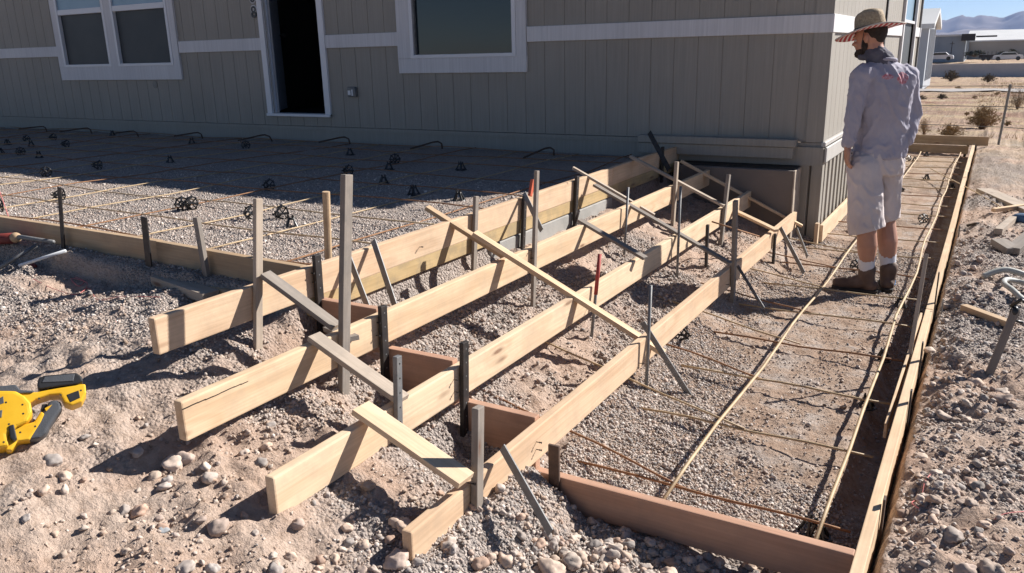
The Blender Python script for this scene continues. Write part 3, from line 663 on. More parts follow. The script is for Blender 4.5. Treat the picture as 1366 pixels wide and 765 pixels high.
# slab grid
ys = [2.84, 3.28, 3.80, 4.36, 4.95, 5.55, 6.15, 6.75, 7.2]
for i, y in enumerate(ys):
    bar(wob((-15.5, y+.24+.05*math.sin(i), .672), (-2.60, y-.06, .68), 26, .012), .0046, 'rebar_tan' if i in (1, 2) else 'rebar_rust', 'lengthwise bar of the slab grid, %s from the front edge' % ordn[i], 'lengthwise bars of the slab grid')
for i in range(20):
    x = -2.95-.61*i
    bar(wob((x-.03, 2.62, .668), (x+.05*math.sin(i*2.3), 7.32, .668), 14, .010), .0045, 'rebar_tan' if i % 3 else 'rebar_rust', 'crosswise bar of the slab grid, %s from the steps' % ordn[i], 'crosswise bars of the slab grid')
hooks = [((698, 211), (730, 197), (739, 208)), ((547, 199), (581, 189), (590, 199)), ((425, 190), (457, 183), (467, 192)), ((317, 188), (351, 180), (363, 187)), ((232, 182), (262, 177), (270, 183)), ((153, 178), (176, 175), (184, 179)), ((79, 176), (115, 171), (122, 176)), ((25, 172), (56, 169), (62, 174))]
for i, (a, b_, c) in enumerate(hooks):
    Yh = 6.9
    a, b_, c = ony(*a, Yh-.25), ony(*b_, Yh), ony(*c, Yh)
    c.z = b_.z-.075
    mid = [a.lerp(b_, t) for t in (0, .33, .66, .9)]+[b_+Vector((.03, 0, 0)), (b_+c)/2+Vector((.035, 0, .018)), c]
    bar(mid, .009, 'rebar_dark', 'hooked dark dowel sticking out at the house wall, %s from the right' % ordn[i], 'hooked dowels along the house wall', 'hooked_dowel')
# bent bars behind lowest riser
bar([onx(950, 296, X3+.1), onx(1020, 318, X4-.05)], .006, 'rebar_rust', 'rusty bar inside the far step forms')

# ------------------------------------------------------------------ rebar chairs
def chair_proto(lying):
    root = empty('rebar_chair', (0, 0, 0))
    R, H = .036, .055
    ringm = MB()
    pts = [(R*math.cos(2*PI*k/20), R*math.sin(2*PI*k/20), .003) for k in range(21)]; ringm.tube(pts, .0042, 6, False)
    for k in range(8):
        a = 2*PI*k/8; ringm.ell((R*1.1*math.cos(a), R*1.1*math.sin(a), .003), .006, .006, .003, seg=8, ring=5)
    for k in range(4):
        a = PI*k/2+PI/4; ringm.tube([(0, 0, .003), (R*math.cos(a), R*math.sin(a), .003)], .0036, 5)
    lg = MB()
    for k in range(4):
        a = PI*k/2
        lg.tube([(R*math.cos(a), R*math.sin(a), .002), (R*.62*math.cos(a), R*.62*math.sin(a), H*.55), (R*.36*math.cos(a), R*.36*math.sin(a), H), (R*.42*math.cos(a), R*.42*math.sin(a), H*1.22)], [.0065, .0058, .005, .004], 6)
    lg.tube([(R*.36*math.cos(2*PI*k/12), R*.36*math.sin(2*PI*k/12), H*.88) for k in range(13)], .0045, 6, False)
    a = ringm.build('base_ring', M['plastic_black'], root); b_ = lg.build('leg_frame', M['plastic_black'], root)
    return root
PC = chair_proto(False)
def copy_tree(o, parent=None):
    c = o.copy(); C.objects.link(c); c.parent = parent
    for ch in [q for q in bpy.data.objects if q.parent == o]:
        d = ch.copy(); C.objects.link(d); d.parent = c
    return c
slabc = [(10, 190, 0), (36, 185, 1), (42, 192, 0), (1, 202, 0), (28, 203, 1), (52, 206, 0), (72, 183, 1), (90, 192, 1), (150, 177, 0), (62, 231, 1), (134, 222, 1), (227, 213, 0), (256, 188, 0), (328, 194, 1), (360, 250, 1), (467, 203, 0), (527, 214, 1), (519, 222, 0), (466, 230, 1), (512, 241, 0), (552, 256, 0), (615, 223, 0), (612, 263, 0), (84, 262, 1), (244, 275, 1), (257, 274, 1), (336, 287, 1), (378, 286, 1), (389, 297, 0), (2, 278, 1)]
walkc = [(1156, 536, 0), (1092, 706, 0), (1080, 702, 0), (1178, 474, 0), (1140, 357, 1), (1201, 405, 0), (1231, 293, 1), (1140, 305, 1), (1199, 255, 1), (1236, 236, 0), (1211, 212, 1), (1220, 212, 0), (1236, 204, 0), (1270, 243, 0), (908, 462, 1)]
first = True
for lst, zz, txt, grp in ((sorted(slabc), .66, 'black plastic rebar chair on the slab gravel, %s from the left', 'rebar chairs scattered on the slab gravel'), (sorted(walkc, key=lambda q: -q[1]), -.045, 'black plastic rebar chair in the walkway form, %s from the near end', 'rebar chairs under the walkway bars')):
    for i, (px, py, ly) in enumerate(lst):
        o = PC if first else copy_tree(PC); first = False
        p = onz(px, py+4*(2.5/3.5), zz)
        s = 1.0 if zz > 0 else .92
        if zz < 0 and p.x < -1.3: p = onz(px, py, .0)
        o.location = (p.x, p.y, gz(p.x, p.y)-.002); o.scale = (s*1.25, s*1.25, s*1.15)
        o.rotation_euler = (0, 0, random.random()*3)
        if ly:
            o.rotation_euler = (math.radians(78+random.random()*14), 0, random.uniform(-.5, .6)+.4); o.location.z += .042
        tag(o, txt % ordn[i], 'rebar chair', grp)

# ------------------------------------------------------------------ the house
house = empty('house', (-8, W, .0), 'grey tan manufactured home with white trim, front in shade', 'house')
ZS, ZB, ZT = .84, .64, 3.22      # siding bottom, skirting bottom at the slab, wall top
DX0, DX1, DZ0, DZ1 = -7.87, -7.00, .99, 3.02     # door opening
W1 = (-12.17, -9.66, 1.60, 2.98); W2 = (-5.64, -4.29, 1.62, 2.98)  # glazed openings
def wall_grooved(axis_, fixed, a0, a1, z0, z1, holes, pitch, depth=.0045, gw=.007, sgn=1, phase=0.):
    """sheet siding with real grooves; axis_ 'x' = front wall (faces -Y), 'y' = side wall (faces +X)"""
    cuts = [a0]; g0 = []
    k = math.ceil((a0-phase)/pitch); 
    while phase+k*pitch < a1-.02:
        c = phase+k*pitch
        if c > a0+.02: g0.append(c); cuts += [c-gw/2, c+gw/2]
        k += 1
    cuts.append(a1)
    for h in holes:
        for q in h[:2]:
            if all(abs(q-c) > .004 for c in cuts): cuts.append(q)
    cuts = sorted(cuts); zc = sorted(set([z0, z1]+[q for h in holes for q in h[2:]]))
    mb = MB()
    def pt(a, dep, z):
        return (a, fixed+dep, z) if axis_ == 'x' else (fixed-dep, a, z)
    prev = None
    for i in range(len(cuts)-1):
        ca, cb = cuts[i], cuts[i+1]; mid = (ca+cb)/2
        gro = any(abs(mid-q) < gw/2 for q in g0); dep = depth if gro else 0.
        for j in range(len(zc)-1):
            zm = (zc[j]+zc[j+1])/2
            if any(h[0]-.001 < mid < h[1]+.001 and h[2] < zm < h[3] for h in holes): continue
            mb.add([pt(ca, dep, zc[j]), pt(cb, dep, zc[j]), pt(cb, dep, zc[j+1]), pt(ca, dep, zc[j+1])], [(0, 1, 2, 3)])
            if gro:
                for e in (ca, cb):
                    mb.add([pt(e, 0, zc[j]), pt(e, dep, zc[j]), pt(e, dep, zc[j+1]), pt(e, 0, zc[j+1])], [(0, 1, 2, 3)])
    return mb
holes = [(DX0, DX1, DZ0, DZ1), W1, W2]
wall_grooved('x', W, -24, XC-.001, ZS, ZT, holes, .227, phase=-3.971).build('front_wall', M['siding'], house)
sideW = (13.15, 14.9, 1.15, 2.62)
wall_grooved('y', XC, W, 16.2, .83, ZT, [sideW], .227, phase=.05).build('side_wall', M['siding'], house)
MB().box(-24, XC-.03, W+.02, W+.04, -.2, .56).build('foundation_wall', M['skirting'], house)
# skirting under the front siding
mb = MB(); mb.box(-24, -2.56, W-.004, W+.019, .3, ZS-.045); mb.build('skirting', M['siding'], house)
mb = MB(); mb.box(-24, XC+.012, W-.014, W-.002, ZS-.05, ZS-.004); mb.build('drip_edge', M['siding'], house)
# skirting right of the slab (to the ground), ribbed
def ribbed(axis_, fixed, a0, a1, z0, z1, pitch=.21, dep=.03):
    mb = MB(); n = int((a1-a0)/pitch)
    def pt(a, d, z): return (a, fixed-d, z) if axis_ == 'x' else (fixed+d, a, z)
    prof = []
    for k in range(n+1):
        s = a0+k*pitch; prof += [(s, 0), (s+pitch*.30, 0), (s+pitch*.36, dep), (s+pitch*.82, dep), (s+pitch*.88, 0)]
    for (p, d), (q, e) in zip(prof[:-1], prof[1:]):
        mb.add([pt(p, d, z0), pt(q, e, z0), pt(q, e, z1), pt(p, d, z1)], [(0, 1, 2, 3)])
    return mb
ribbed('x', W, -2.55, XC-.062, -.2, ZS-.16).build('ribbed_skirting', M['skirting'], house)
ribbed('y', XC, W+.062, 16.2, -.2, .68).build('ribbed_skirting', M['skirting'], house)
mb = MB(); mb.box(-2.55, XC+.03, W-.05, W-.034, .64, .80); mb.build('skirting_band', M['siding'], house)
mb = MB(); mb.box(XC+.034, XC+.055, W-.03, 16.2, .665, .80); mb.box(XC+.002, XC+.04, W-.03, 16.2, .803, .845); mb.build('skirting_band', M['band'], house, bevel=.006)
MB().box(XC-.06, XC+.032, W-.033, W+.06, -.2, .785).build('skirting_corner', M['skirting'], house)
# corner board, roof, gable block, belt trim
MB().box(XC-.13, XC+.004, W-.018, W-.001, ZS, ZT).box(XC+.0045, XC+.018, W-.018, W+.10, ZS+.01, ZT).build('corner_board', M['siding'], house)
for xa, xb in ((-24, W1[0]-.135), (W1[1]+.135, DX0-.102), (DX1+.102, W2[0]-.177), (W2[1]+.123, XC+.018)): MB().box(xa, xb, W-.024, W-.001, 1.757, 1.905).build('belt_trim', M['trim'], house, bevel=.003)
for ya, yb in ((W-.0245, 13.02), (15.03, 15.94), (16.04, 16.2)): MB().box(XC+.001, XC+.024, ya, yb, 1.757, 1.905).build('belt_trim', M['trim'], house, bevel=.003)
mb = MB(); mb.box(XC+.001, XC+.02, 11.1, 11.16, .85, 1.75); mb.box(XC+.001, XC+.02, 11.1, 11.16, 1.91, ZT); mb.build('wall_seam_strip', M['steel_dark'], house)
mb = MB(); mb.box(XC+.001, XC+.03, 15.95, 16.03, .85, ZT); mb.build('downspout', M['steel_grey'], house)
# roof: shallow gable, ridge along X
mb = MB(); y0, y1 = W-.16, 16.4; ym = (y0+y1)/2
mb.add([(-24.3, y0, ZT+.01), (XC+.12, y0, ZT+.01), (XC+.12, ym, ZT+1.0), (-24.3, ym, ZT+1.0), (-24.3, y1, ZT+.01), (XC+.12, y1, ZT+.01),
        (-24.3, y0, ZT-.02), (XC+.12, y0, ZT-.02), (-24.3, y1, ZT-.02), (XC+.12, y1, ZT-.02)],
       [(0, 1, 2, 3), (3, 2, 5, 4), (6, 7, 1, 0), (4, 5, 9, 8), (7, 9, 5, 2, 1), (6, 0, 3, 4, 8), (6, 8, 9, 7)])
mb.build('roof', mottled('grey_shingles', (.10, .1, .1), (.16, .15, .14), 20, .9, .6, 40), house)
MB().box(-24, XC-.05, 16.15, 16.19, -.2, ZT).box(-24.05, -24.01, W+.05, 16.1, -.2, ZT).build('rear_wall', M['siding'], house)
# room behind the door and windows, its darkness put into near-black surfaces
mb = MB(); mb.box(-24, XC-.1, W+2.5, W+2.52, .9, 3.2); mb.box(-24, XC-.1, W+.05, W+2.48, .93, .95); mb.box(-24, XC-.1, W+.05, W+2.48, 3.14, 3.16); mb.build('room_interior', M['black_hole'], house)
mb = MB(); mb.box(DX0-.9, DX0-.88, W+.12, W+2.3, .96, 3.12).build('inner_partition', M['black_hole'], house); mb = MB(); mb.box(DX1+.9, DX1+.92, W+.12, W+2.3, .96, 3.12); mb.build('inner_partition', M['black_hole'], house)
# windows
def window(x0, x1, z0, z1, lites, tw, name_label=None, upper=None):
    wf = MB(); o_ = W-.03
    tl, tr, tb = tw
    wf.box(x0-tl, x1+tr, o_, W-.001, z0-tb, z0-.001); wf.box(x0-tl, x1+tr, o_, W-.001, z1+.001, z1+.12)
    wf.box(x0-tl, x0-.001, o_, W-.001, z0-.001, z1+.001); wf.box(x1+.001, x1+tr, o_, W-.001, z0-.001, z1+.001)
    fr = wf.build('window', M['trim'], house, bevel=.003)
    n = len(lites)
    for (a, b2) in lites:
        s = MB(); fw = .045; ya, yb = W-.036, W+.04
        s.box(a, a+fw, ya, yb, z0, z1); s.box(b2-fw, b2, ya, yb, z0, z1); s.box(a+fw, b2-fw, ya, yb, z0, z0+fw*.8); s.box(a+fw, b2-fw, ya, yb, z1-fw, z1)
        if upper: s.box(a+fw, b2-fw, ya+.004, yb, upper-.04, upper+.035)
        s.build('sash', M['vinyl'], fr, bevel=.003)
        top = upper-.04 if upper else z1-fw
        MB().box(a+fw, b2-fw, W+.012, W+.016, z0+fw*.8, top).build('pane', M['screen'] if upper else M['glass'], fr)
        if upper: MB().box(a+fw, b2-fw, W-.012, W-.006, upper+.035, z1-fw).build('pane', M['sky_reflection'], fr)
        if not upper: MB().box(a+fw, a+fw+.02, W-.02, W+.01, z0+fw, z1-fw).build('screen_edge', M['steel_grey'], fr)
    if n == 2: MB().box(lites[0][1], lites[1][0], W-.032, W+.02, z0, z1).build('mullion', M['trim'], fr)
    return fr
window(*W1, [(W1[0], -11.02), (-10.86, W1[1])], (.13, .13, .19), upper=2.38)
window(*W2, [(W2[0], W2[1])], (.175, .12, .16))
# side window
y0, y1, z0, z1 = sideW
wf = MB(); wf.box(XC+.001, XC+.04, y0-.12, y0-.001, z0-.12, z1+.12); wf.box(XC+.001, XC+.04, y1+.001, y1+.12, z0-.12, z1+.12); wf.box(XC+.001, XC+.04, y0, y1, z0-.12, z0-.001); wf.box(XC+.001, XC+.04, y0, y1, z1+.001, z1+.12)
fr = wf.build('window', M['trim'], house, bevel=.003)
MB().box(XC-.03, XC-.02, y0, y1, z0, 1.95).build('pane', M['screen'], fr); MB().box(XC-.028, XC-.018, y0, y1, 1.99, z1).build('pane', M['sky_reflection'], fr)
MB().box(XC-.03, XC+.02, y0, y1, 1.95, 1.99).build('sash', M['vinyl'], fr)
# door frame, open door leaf, threshold
fr = MB(); fr.box(DX0-.10, DX0-.012, W-.03, W+.10, DZ0-.03, DZ1+.1); fr.box(DX1+.012, DX1+.10, W-.03, W+.10, DZ0-.03, DZ1+.1); fr.box(DX0-.012, DX1+.012, W-.03, W+.10, DZ1+.001, DZ1+.1)
dfr = fr.build('door_frame', M['vinyl'], house, bevel=.004)
MB().box(DX0-.10, DX1+.10, W-.05, W+.1, DZ0-.035, DZ0-.002).build('threshold', M['vinyl'], dfr, bevel=.003)
# leaf swung inward, hinged left: seen edge on as a bluish white strip
q0 = Vector((DX0+.0, W+.10, 0)); ang = math.radians(127)
mb = MB(); mb.box(0, .84, 0, .042, DZ0+.01, DZ1-.01); dl = mb.build('door', M['door_white'], house, bevel=.003)
dl.matrix_parent_inverse = PM(house).inverted(); dl.location = (DX0+.001, W+.05, 0); dl.rotation_euler = (0, 0, ang)
kn = MB().ell((.78, -.05, 1.95), .028, .028, .028).tube([(.78, .0, 1.95), (.78, -.04, 1.95)], .012, 8).ell((.78, -.03, 2.1), .024, .014, .024).build('door_handle', M['steel_dark'], dl)
kn.matrix_parent_inverse = Matrix.Identity(4)
# outlet box on the wall
q = ony(472, 123, W)
ob = MB().box(q.x-.06, q.x+.06, W-.05, W-.001, q.z-.055, q.z+.06).build('outlet_box', M['steel_grey'], house, bevel=.008)
MB().box(q.x-.045, q.x-.005, W-.056, W-.051, q.z-.03, q.z+.02).box(q.x+.01, q.x+.03, W-.056, W-.051, q.z-.04, q.z+.03).build('outlet_cover', M['vinyl'], ob)
# faint knock-out plate under the left window
q = ony(207, 113, W); MB().tube([(q.x, W-.006, q.z), (q.x, W-.0005, q.z)], .05, 16).build('vent_cap', mottled('grey_cap', (.2, .19, .17), (.23, .22, .2), 8, .6, 0), house)
# house number, vertical black digits with white outline
def digit(ch, x, z, size):
    out = []
    for nm, off, mt, y in (('digit_outline', .016, M['trim'], W-.006), ('digit', 0.003, M['plastic_black'], W-.012)):
        cu = bpy.data.curves.new(nm, 'FONT'); cu.body = ch; cu.size = size; cu.extrude = .003; cu.offset = off; cu.align_x = 'CENTER'
        to = bpy.data.objects.new(nm, cu); C.objects.link(to)
        dg = bpy.context.evaluated_depsgraph_get(); me = bpy.data.meshes.new_from_object(to.evaluated_get(dg)); bpy.data.objects.remove(to)
        me.transform(Matrix.Translation((x, y, z)) @ Matrix.Rotation(PI/2, 4, 'X')); me.materials.clear()
        out.append(link(nm, me, mt, house))
    return out
digit('8', -8.045, 2.15, .19); digit('0', -8.045, 2.33, .19)
# box at the step: landing block against the skirting
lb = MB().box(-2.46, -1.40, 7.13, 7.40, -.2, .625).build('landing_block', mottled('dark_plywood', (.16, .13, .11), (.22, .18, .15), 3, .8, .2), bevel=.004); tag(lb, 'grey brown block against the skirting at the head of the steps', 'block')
MB().box(-1.399, -1.385, 7.12, 7.40, -.15, .628).build('painted_lit_end', M['grey_wood2'], lb, bevel=.002)  # sunlit end of the block, put into a paler strip
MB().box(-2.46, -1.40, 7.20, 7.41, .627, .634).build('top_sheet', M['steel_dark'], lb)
ob = MB().box(-2.9, -1.46, 7.33, 7.43, .70, .80).box(-2.9, -1.44, 7.31, 7.43, .803, .868).build('ledger_board', M['siding'], bevel=.004); tag(ob, 'grey ledger board on the shaded wall above the landing block', 'ledger board')

# ------------------------------------------------------------------ cut off: things beyond
def shrub(P, w, h, n, mt, label, green=0, leaf=.012, group=None):
    root = empty('desert_shrub', P, label, 'shrub', group)
    tw = MB(); lf = MB()
    for i in range(n):
        a = random.uniform(0, 2*PI); el = random.uniform(.25, 1.45); ln = random.uniform(.6, 1.)
        end = Vector((math.cos(a)*math.cos(el)*w*.5*ln, math.sin(a)*math.cos(el)*w*.5*ln, math.sin(el)*h*ln))
        mid = end*.5+Vector((random.uniform(-1, 1), random.uniform(-1, 1), random.uniform(.0, 1)))*.07*w
        base = Vector((random.uniform(-.04, .04)*w, random.uniform(-.04, .04)*w, -.02))
        pts = [base, (base+mid)/2+Vector((0, 0, .02)), mid, end]
        tw.tube([P+p for p in pts], [.003*w+.0015, .0025*w+.001, .002*w+.0007, .001*w], 4, False)
        for k in range(3):
            s = mid.lerp(end, random.random()); e = s+Vector((random.uniform(-1, 1), random.uniform(-1, 1), random.uniform(-.2, 1)))*.16*h
            tw.tube([P+s, P+(s+e)/2+Vector((0, 0, .01)), P+e], .0010*w+.0004, 3, False)
            for q in range(leaf and 9 or 0):
                c = P+s.lerp(e, random.random())+Vector((random.gauss(0, 1), random.gauss(0, 1), random.gauss(0, 1)))*.02*h
                u = Vector((random.gauss(0, 1), random.gauss(0, 1), random.gauss(0, 1))).normalized(); v_ = u.orthogonal().normalized(); s_ = leaf*random.uniform(.6, 1.3)*max(w, .5)
                lf.add([c-u*s_, c+v_*s_*.6, c+u*s_, c-v_*s_*.6], [(0, 1, 2, 3)])
    tw.build('twigs', mt[0], root)
    if leaf: lf.build('leaves', mt[1], root)
    return root
TW = mottled('dry_twig', (.22, .14, .09), (.33, .23, .15), 9, .9, 0); LF = mottled('dry_leaf', (.36, .23, .09), (.26, .17, .07), 3, .9, 0)
LFG = mottled('creosote_leaf', (.16, .18, .045), (.24, .24, .07), 3, .8, 0); TD = mottled('dark_twig', (.17, .13, .10), (.24, .19, .15), 9, .9, 0); LD = mottled('dark_leaf', (.10, .08, .05), (.15, .11, .07), 5, .9, 0)
def at_px(px, py): return hit(px, py)
def bush(px, py, wp, hp, n, mt, label, leaf=.012):
    P = hit(px, py); d = (P-EYE).dot(FWD); return shrub(P, .85*wp*d/F_PX, .8*hp*d/F_PX, n, mt, label, leaf=leaf)
bush(1310, 172, 62, 44, 170, (TW, LF), 'tall sparse dry shrub left of the fence post', .014)
bush(1267, 185, 52, 24, 150, (TW, LF), 'low rounded rust brown shrub behind the far end board')
bush(1232, 182, 26, 30, 60, (TW, LF), 'dry shrub half hidden behind the man')
bush(1357, 145, 36, 40, 70, (TW, LD), 'bare grey shrub at the right edge beyond the fence')
bush(1236, 100, 26, 14, 140, (TW, LFG), 'yellow green creosote bush at the foot of the white shed', .03)
bush(1252, 101, 30, 10, 120, (TW, LFG), 'low olive bush spreading right of the white shed', .03)
bush(1268, 110, 32, 20, 120, (TD, LD), 'dark brown shrub just this side of the road', .02)
bush(1318, 111, 26, 16, 110, (TD, LD), 'greyish shrub by the road in the middle distance', .02)
bush(1337, 92, 10, 7, 70, (TD, LD), 'small dark round bush before the white wall', .03)
bush(1359, 98, 22, 6, 90, (TW, LFG), 'low green bush by the road at the right edge', .03)
bush(1234, 112, 12, 16, 50, (TW, LFG), 'small green weed beyond the man by the road', .02)
bush(1256, 133, 22, 10, 90, (TD, LD), 'flat dark scrub heap beside the man', .02)
bush(1228, 134, 22, 10, 70, (TD, LD), 'dark scrub just right of the man', .02)
for k, (px, py, w_, h_) in enumerate(((1290, 98, 10, 6), (1278, 118, 16, 7), (1300, 131, 14, 6), (1330, 128, 12, 6), (1347, 118, 14, 8), (1344, 165, 16, 9), (1290, 150, 12, 6))):
    o = bush(px, py, w_, h_, 40, (TW, LF), 'small dry tuft on the desert floor, %s of the seven' % ordn[k], .02); o['group'] = 'small dry tufts beyond the fence'
# weeds, dry ground cover: straw coloured grass as stuff
def grass_pts(n):
    out = []
    while len(out) < n:
        x = random.uniform(-4, 9); y = random.uniform(17, 75)
        if x > -.8 and fbm(x*.3, y*.2, 3, 77) > .02: out.append((x, y))
    return out
gm_ = MB()
for (x, y) in grass_pts(1500):
    z = gz(x, y)
    for k in range(6):
        a = random.uniform(0, 2*PI); h_ = random.uniform(.05, .16); bx, by = x+random.gauss(0, .1), y+random.gauss(0, .1)
        gm_.add([(bx-.006, by, z-.01), (bx+.006, by, z-.01), (bx+math.cos(a)*h_*.5, by+math.sin(a)*h_*.5, z+h_)], [(0, 1, 2)])
o = gm_.build('dry_grass', mottled('straw', (.5, .38, .2), (.38, .25, .13), 3, .9, 0)); tag(o, 'straw coloured dry grass on the desert floor', 'grass', kind='stuff')
# road
rx = np.linspace(-60, 80, 141); rv = []; rf = []
for i, x in enumerate(rx):
    for y in np.linspace(50, 59, 10): rv.append((x, y+.02*x, gz(x, y+.02*x)+.06))
for i in range(len(rx)-1):
    for j in range(9): rf.append((10*i+j, 10*i+10+j, 10*i+11+j, 10*i+j+1))
MBr = mesh_from('road', rv, rf); o = link('road', MBr, mottled('pale_gravel_road', (.30, .28, .27), (.38, .35, .33), 1.5, .95, .3, 30)); tag(o, kind='structure')
# wire fence near the end of the walkway
P = ony(1332, 186, 16.6); fx = P.x; zg = gz(fx, 16.6)
fence = empty('wire_fence', (fx, 16.6, zg), 'low wire fence on a thin steel post beyond the walkway', 'fence')
ztop = ony(1337, 115, 16.6).z
MB().tube([(fx, 16.6, zg-.2), (fx+.06, 16.6, ztop+.03)], .02, 8).build('post', M['steel_grey'], fence)
MB().tube([(fx+3.2, 15.2, zg-.2), (fx+3.2, 15.2, ztop+.03)], .02, 8).build('post', M['steel_grey'], fence)
MB().tube([(fx-9, 20.5, zg-.3), (fx-9, 20.5, ztop-.1)], .02, 8).build('post', M['steel_grey'], fence)
for dz in (0, -.35, -.7):
    MB().tube([(fx-9, 20.5, ztop-.1+dz), (fx-4.5, 18.5, ztop-.09+dz), (fx+.05, 16.6, ztop+dz), (fx+1.6, 15.9, ztop-.03+dz), (fx+3.2, 15.2, ztop+dz)], .006, 5).build('wire', M['steel_grey'], fence)
# white low wall far off
wallz = lambda y: float(ground_base(0, y))
wl = MB(); wl.box(-9.2, 60, 128, 128.4, wallz(128)-.6, wallz(128)+1.75); o = wl.build('boundary_wall', mottled('pale_block_wall', (.44, .44, .45), (.52, .51, .51), .8, .9, .2, 4), bevel=.02); tag(o, 'long pale low wall across the desert before the big sheds', 'wall')
# sheds
def shed(x0, x1, y0, y1, z0, h, ridge, mt, rt, label, gable='x', seams=2.2):
    root = empty('warehouse', ((x0+x1)/2, (y0+y1)/2, z0), label, 'building')
    body = MB(); 
    if gable == 'none': body.box(x0, x1, y0, y1, z0-1, z0+h)
    else:
        ym = (y0+y1)/2
        body.add([(x0, y0, z0-1), (x1, y0, z0-1), (x1, y1, z0-1), (x0, y1, z0-1), (x0, y0, z0+h), (x1, y0, z0+h), (x1, y1, z0+h), (x0, y1, z0+h), (x0, ym, z0+h+ridge), (x1, ym, z0+h+ridge)],
                 [(0, 1, 5, 4), (1, 2, 6, 9, 5), (2, 3, 7, 6), (3, 0, 4, 8, 7)])
    body.build('wall', mt, root)
    ribs = MB(); k = x0+seams
    while k < x1-.2: ribs.box(k-.04, k+.04, y0-.06, y0-.002, z0-.5, z0+h-.05); k += seams
    k = y0+seams
    while k < y1-.2: ribs.box(x1+.002, x1+.06, k-.04, k+.04, z0-.5, z0+h-.05); k += seams
    ribs.build('wall_ribs', mt, root)
    rf = MB(); ov = .3
    if gable == 'none': rf.box(x0-ov, x1+ov, y0-ov, y1+ov, z0+h+.01, z0+h+.35)
    else:
        for s in (0, 1):
            ya = y0-ov if s == 0 else y1+ov
            za = z0+h-ov*ridge/((y1-y0)/2)
            rf.add([(x0-ov, ya, za+.02), (x1+ov, ya, za+.02), (x1+ov, ym, z0+h+ridge+.05), (x0-ov, ym, z0+h+ridge+.05), (x0-ov, ya, za+.3), (x1+ov, ya, za+.3), (x1+ov, ym, z0+h+ridge+.33), (x0-ov, ym, z0+h+ridge+.33)],
                   [(0, 3, 2, 1), (4, 5, 6, 7), (0, 1, 5, 4), (1, 2, 6, 5), (2, 3, 7, 6), (3, 0, 4, 7)] if s == 0 else [(0, 1, 2, 3), (7, 6, 5, 4), (4, 5, 1, 0), (5, 6, 2, 1), (6, 7, 3, 2), (7, 4, 0, 3)])
    rf.build('roof', rt, root)
    return root
WH = mottled('white_metal_roof', (.62, .62, .6), (.7, .69, .67), .3, .5, 0); SB = mottled('blue_grey_metal_wall', (.25, .29, .34), (.3, .34, .38), .2, .6, 0)
SBe = mottled('beige_metal_wall', (.40, .36, .31), (.45, .41, .36), .2, .6, 0); SWh = mottled('pale_grey_shed_wall', (.40, .42, .45), (.45, .47, .5), .2, .6, 0)
def xat(px, Y): return ony(px, 70, Y).x
def zat(px, py, Y): return ony(px, py, Y).z
# nearer white shed just right of the house
Y = 58; x1_ = xat(1236, Y); zt = zat(1236, 37, Y); zg = zat(1236, 98, Y)
s = shed(x1_-6, x1_, Y, Y+6.5, zg, zt-zg, .9, SWh, WH, 'narrow pale shed with white roof edge beside the house', seams=.9)
Y = 190; xa, xb = xat(1249, Y), xat(1287, Y); zg = zat(1270, 77, Y); zt = zat(1270, 46, Y)
shed(xa-4, xb, Y, Y+30, zg, zt-zg-.4, 0, SB, WH, 'blue grey metal warehouse with a thin white roof line', 'none')
x2 = xat(1289, Y+20); zt2 = zat(1330, 54, Y+20); zg2 = zat(1330, 76, Y+20)
shed(x2, x2+70, Y+20, Y+50, zg2, zt2-zg2-.2, 2.2, SBe, WH, 'long beige warehouse with white sloping roof at the right', 'x', 8)
# things parked before the warehouses
Y = 165
tr = empty('flatbed_trailer', ony(1322, 80, Y), 'dark flatbed trailer parked before the beige warehouse', 'trailer')
p = ony(1322, 81, Y); zt_ = p.z
MB().box(p.x-1.9, p.x+1.9, Y, Y+2.2, zt_+.45, zt_+1.0).build('bed', M['steel_dark'], tr)
for k in range(7): MB().box(p.x-1.85+k*.6, p.x-1.78+k*.6, Y-.02, Y+.05, zt_+1.01, zt_+1.5).build('side_post', M['steel_dark'], tr)
for k in (-1.2, -.4, 1.2): MB().tube([(p.x+k, Y-.05, zt_+.3), (p.x+k, Y+.2, zt_+.3)], .32, 14).build('wheel', M['plastic_black'], tr)
def car(px, Y, col, label, ln=4.4):
    p = ony(px, 81, Y); root = empty('parked_car', p, label, 'car'); z = p.z
    prof = [(-.5, .25), (-.5, .6), (-.47, .78), (-.28, .86), (-.18, 1.3), (.22, 1.34), (.33, .92), (.47, .82), (.5, .6), (.5, .25)]
    def ext(pr, ya, yb, nm, mt):
        n = len(pr); v = [(p.x+a*ln, ya, z+h) for a, h in pr]+[(p.x+a*ln, yb, z+h) for a, h in pr]
        f = [tuple(range(n)), tuple(range(2*n-1, n-1, -1))]+[(i, i+n, (i+1) % n+n, (i+1) % n) for i in range(n)]
        mb = MB(); mb.add(v, f); return mb.build(nm, mt, root)
    ext(prof, Y, Y+1.7, 'body', mat('car_paint_'+label[:6], col, .35)[0])
    ext([(-.25, .88), (-.17, 1.24), (.21, 1.28), (.29, .93)], Y-.02, Y+1.72, 'window_band', M['glass'])
    for k in (-.32, .33): MB().tube([(p.x+k*ln, Y-.04, z+.32), (p.x+k*ln, Y+.2, z+.32)], .33, 14).build('wheel', M['plastic_black'], root)
car(1252, 160, (.6, .6, .62), 'white car parked behind the pale wall beside the narrow shed')
car(1344, 160, (.65, .65, .66), 'white pickup like car parked right of the dark trailer')
for k, (px, w_, h_) in enumerate(((1300, 30, 6), (1350, 16, 7), (1335, 14, 5))):
    P = ony(px, 76, 186); shrub(P, w_*186/F_PX, h_*186/F_PX*1.2, 160, (TD, mottled('dark_green_leaf', (.05, .06, .04), (.08, .085, .05), 3, .9, 0)), ['long dark hedge at the foot of the beige warehouse', 'dark bush at the beige warehouse near the right edge', 'small dark bush behind the trailer'][k], leaf=.02)
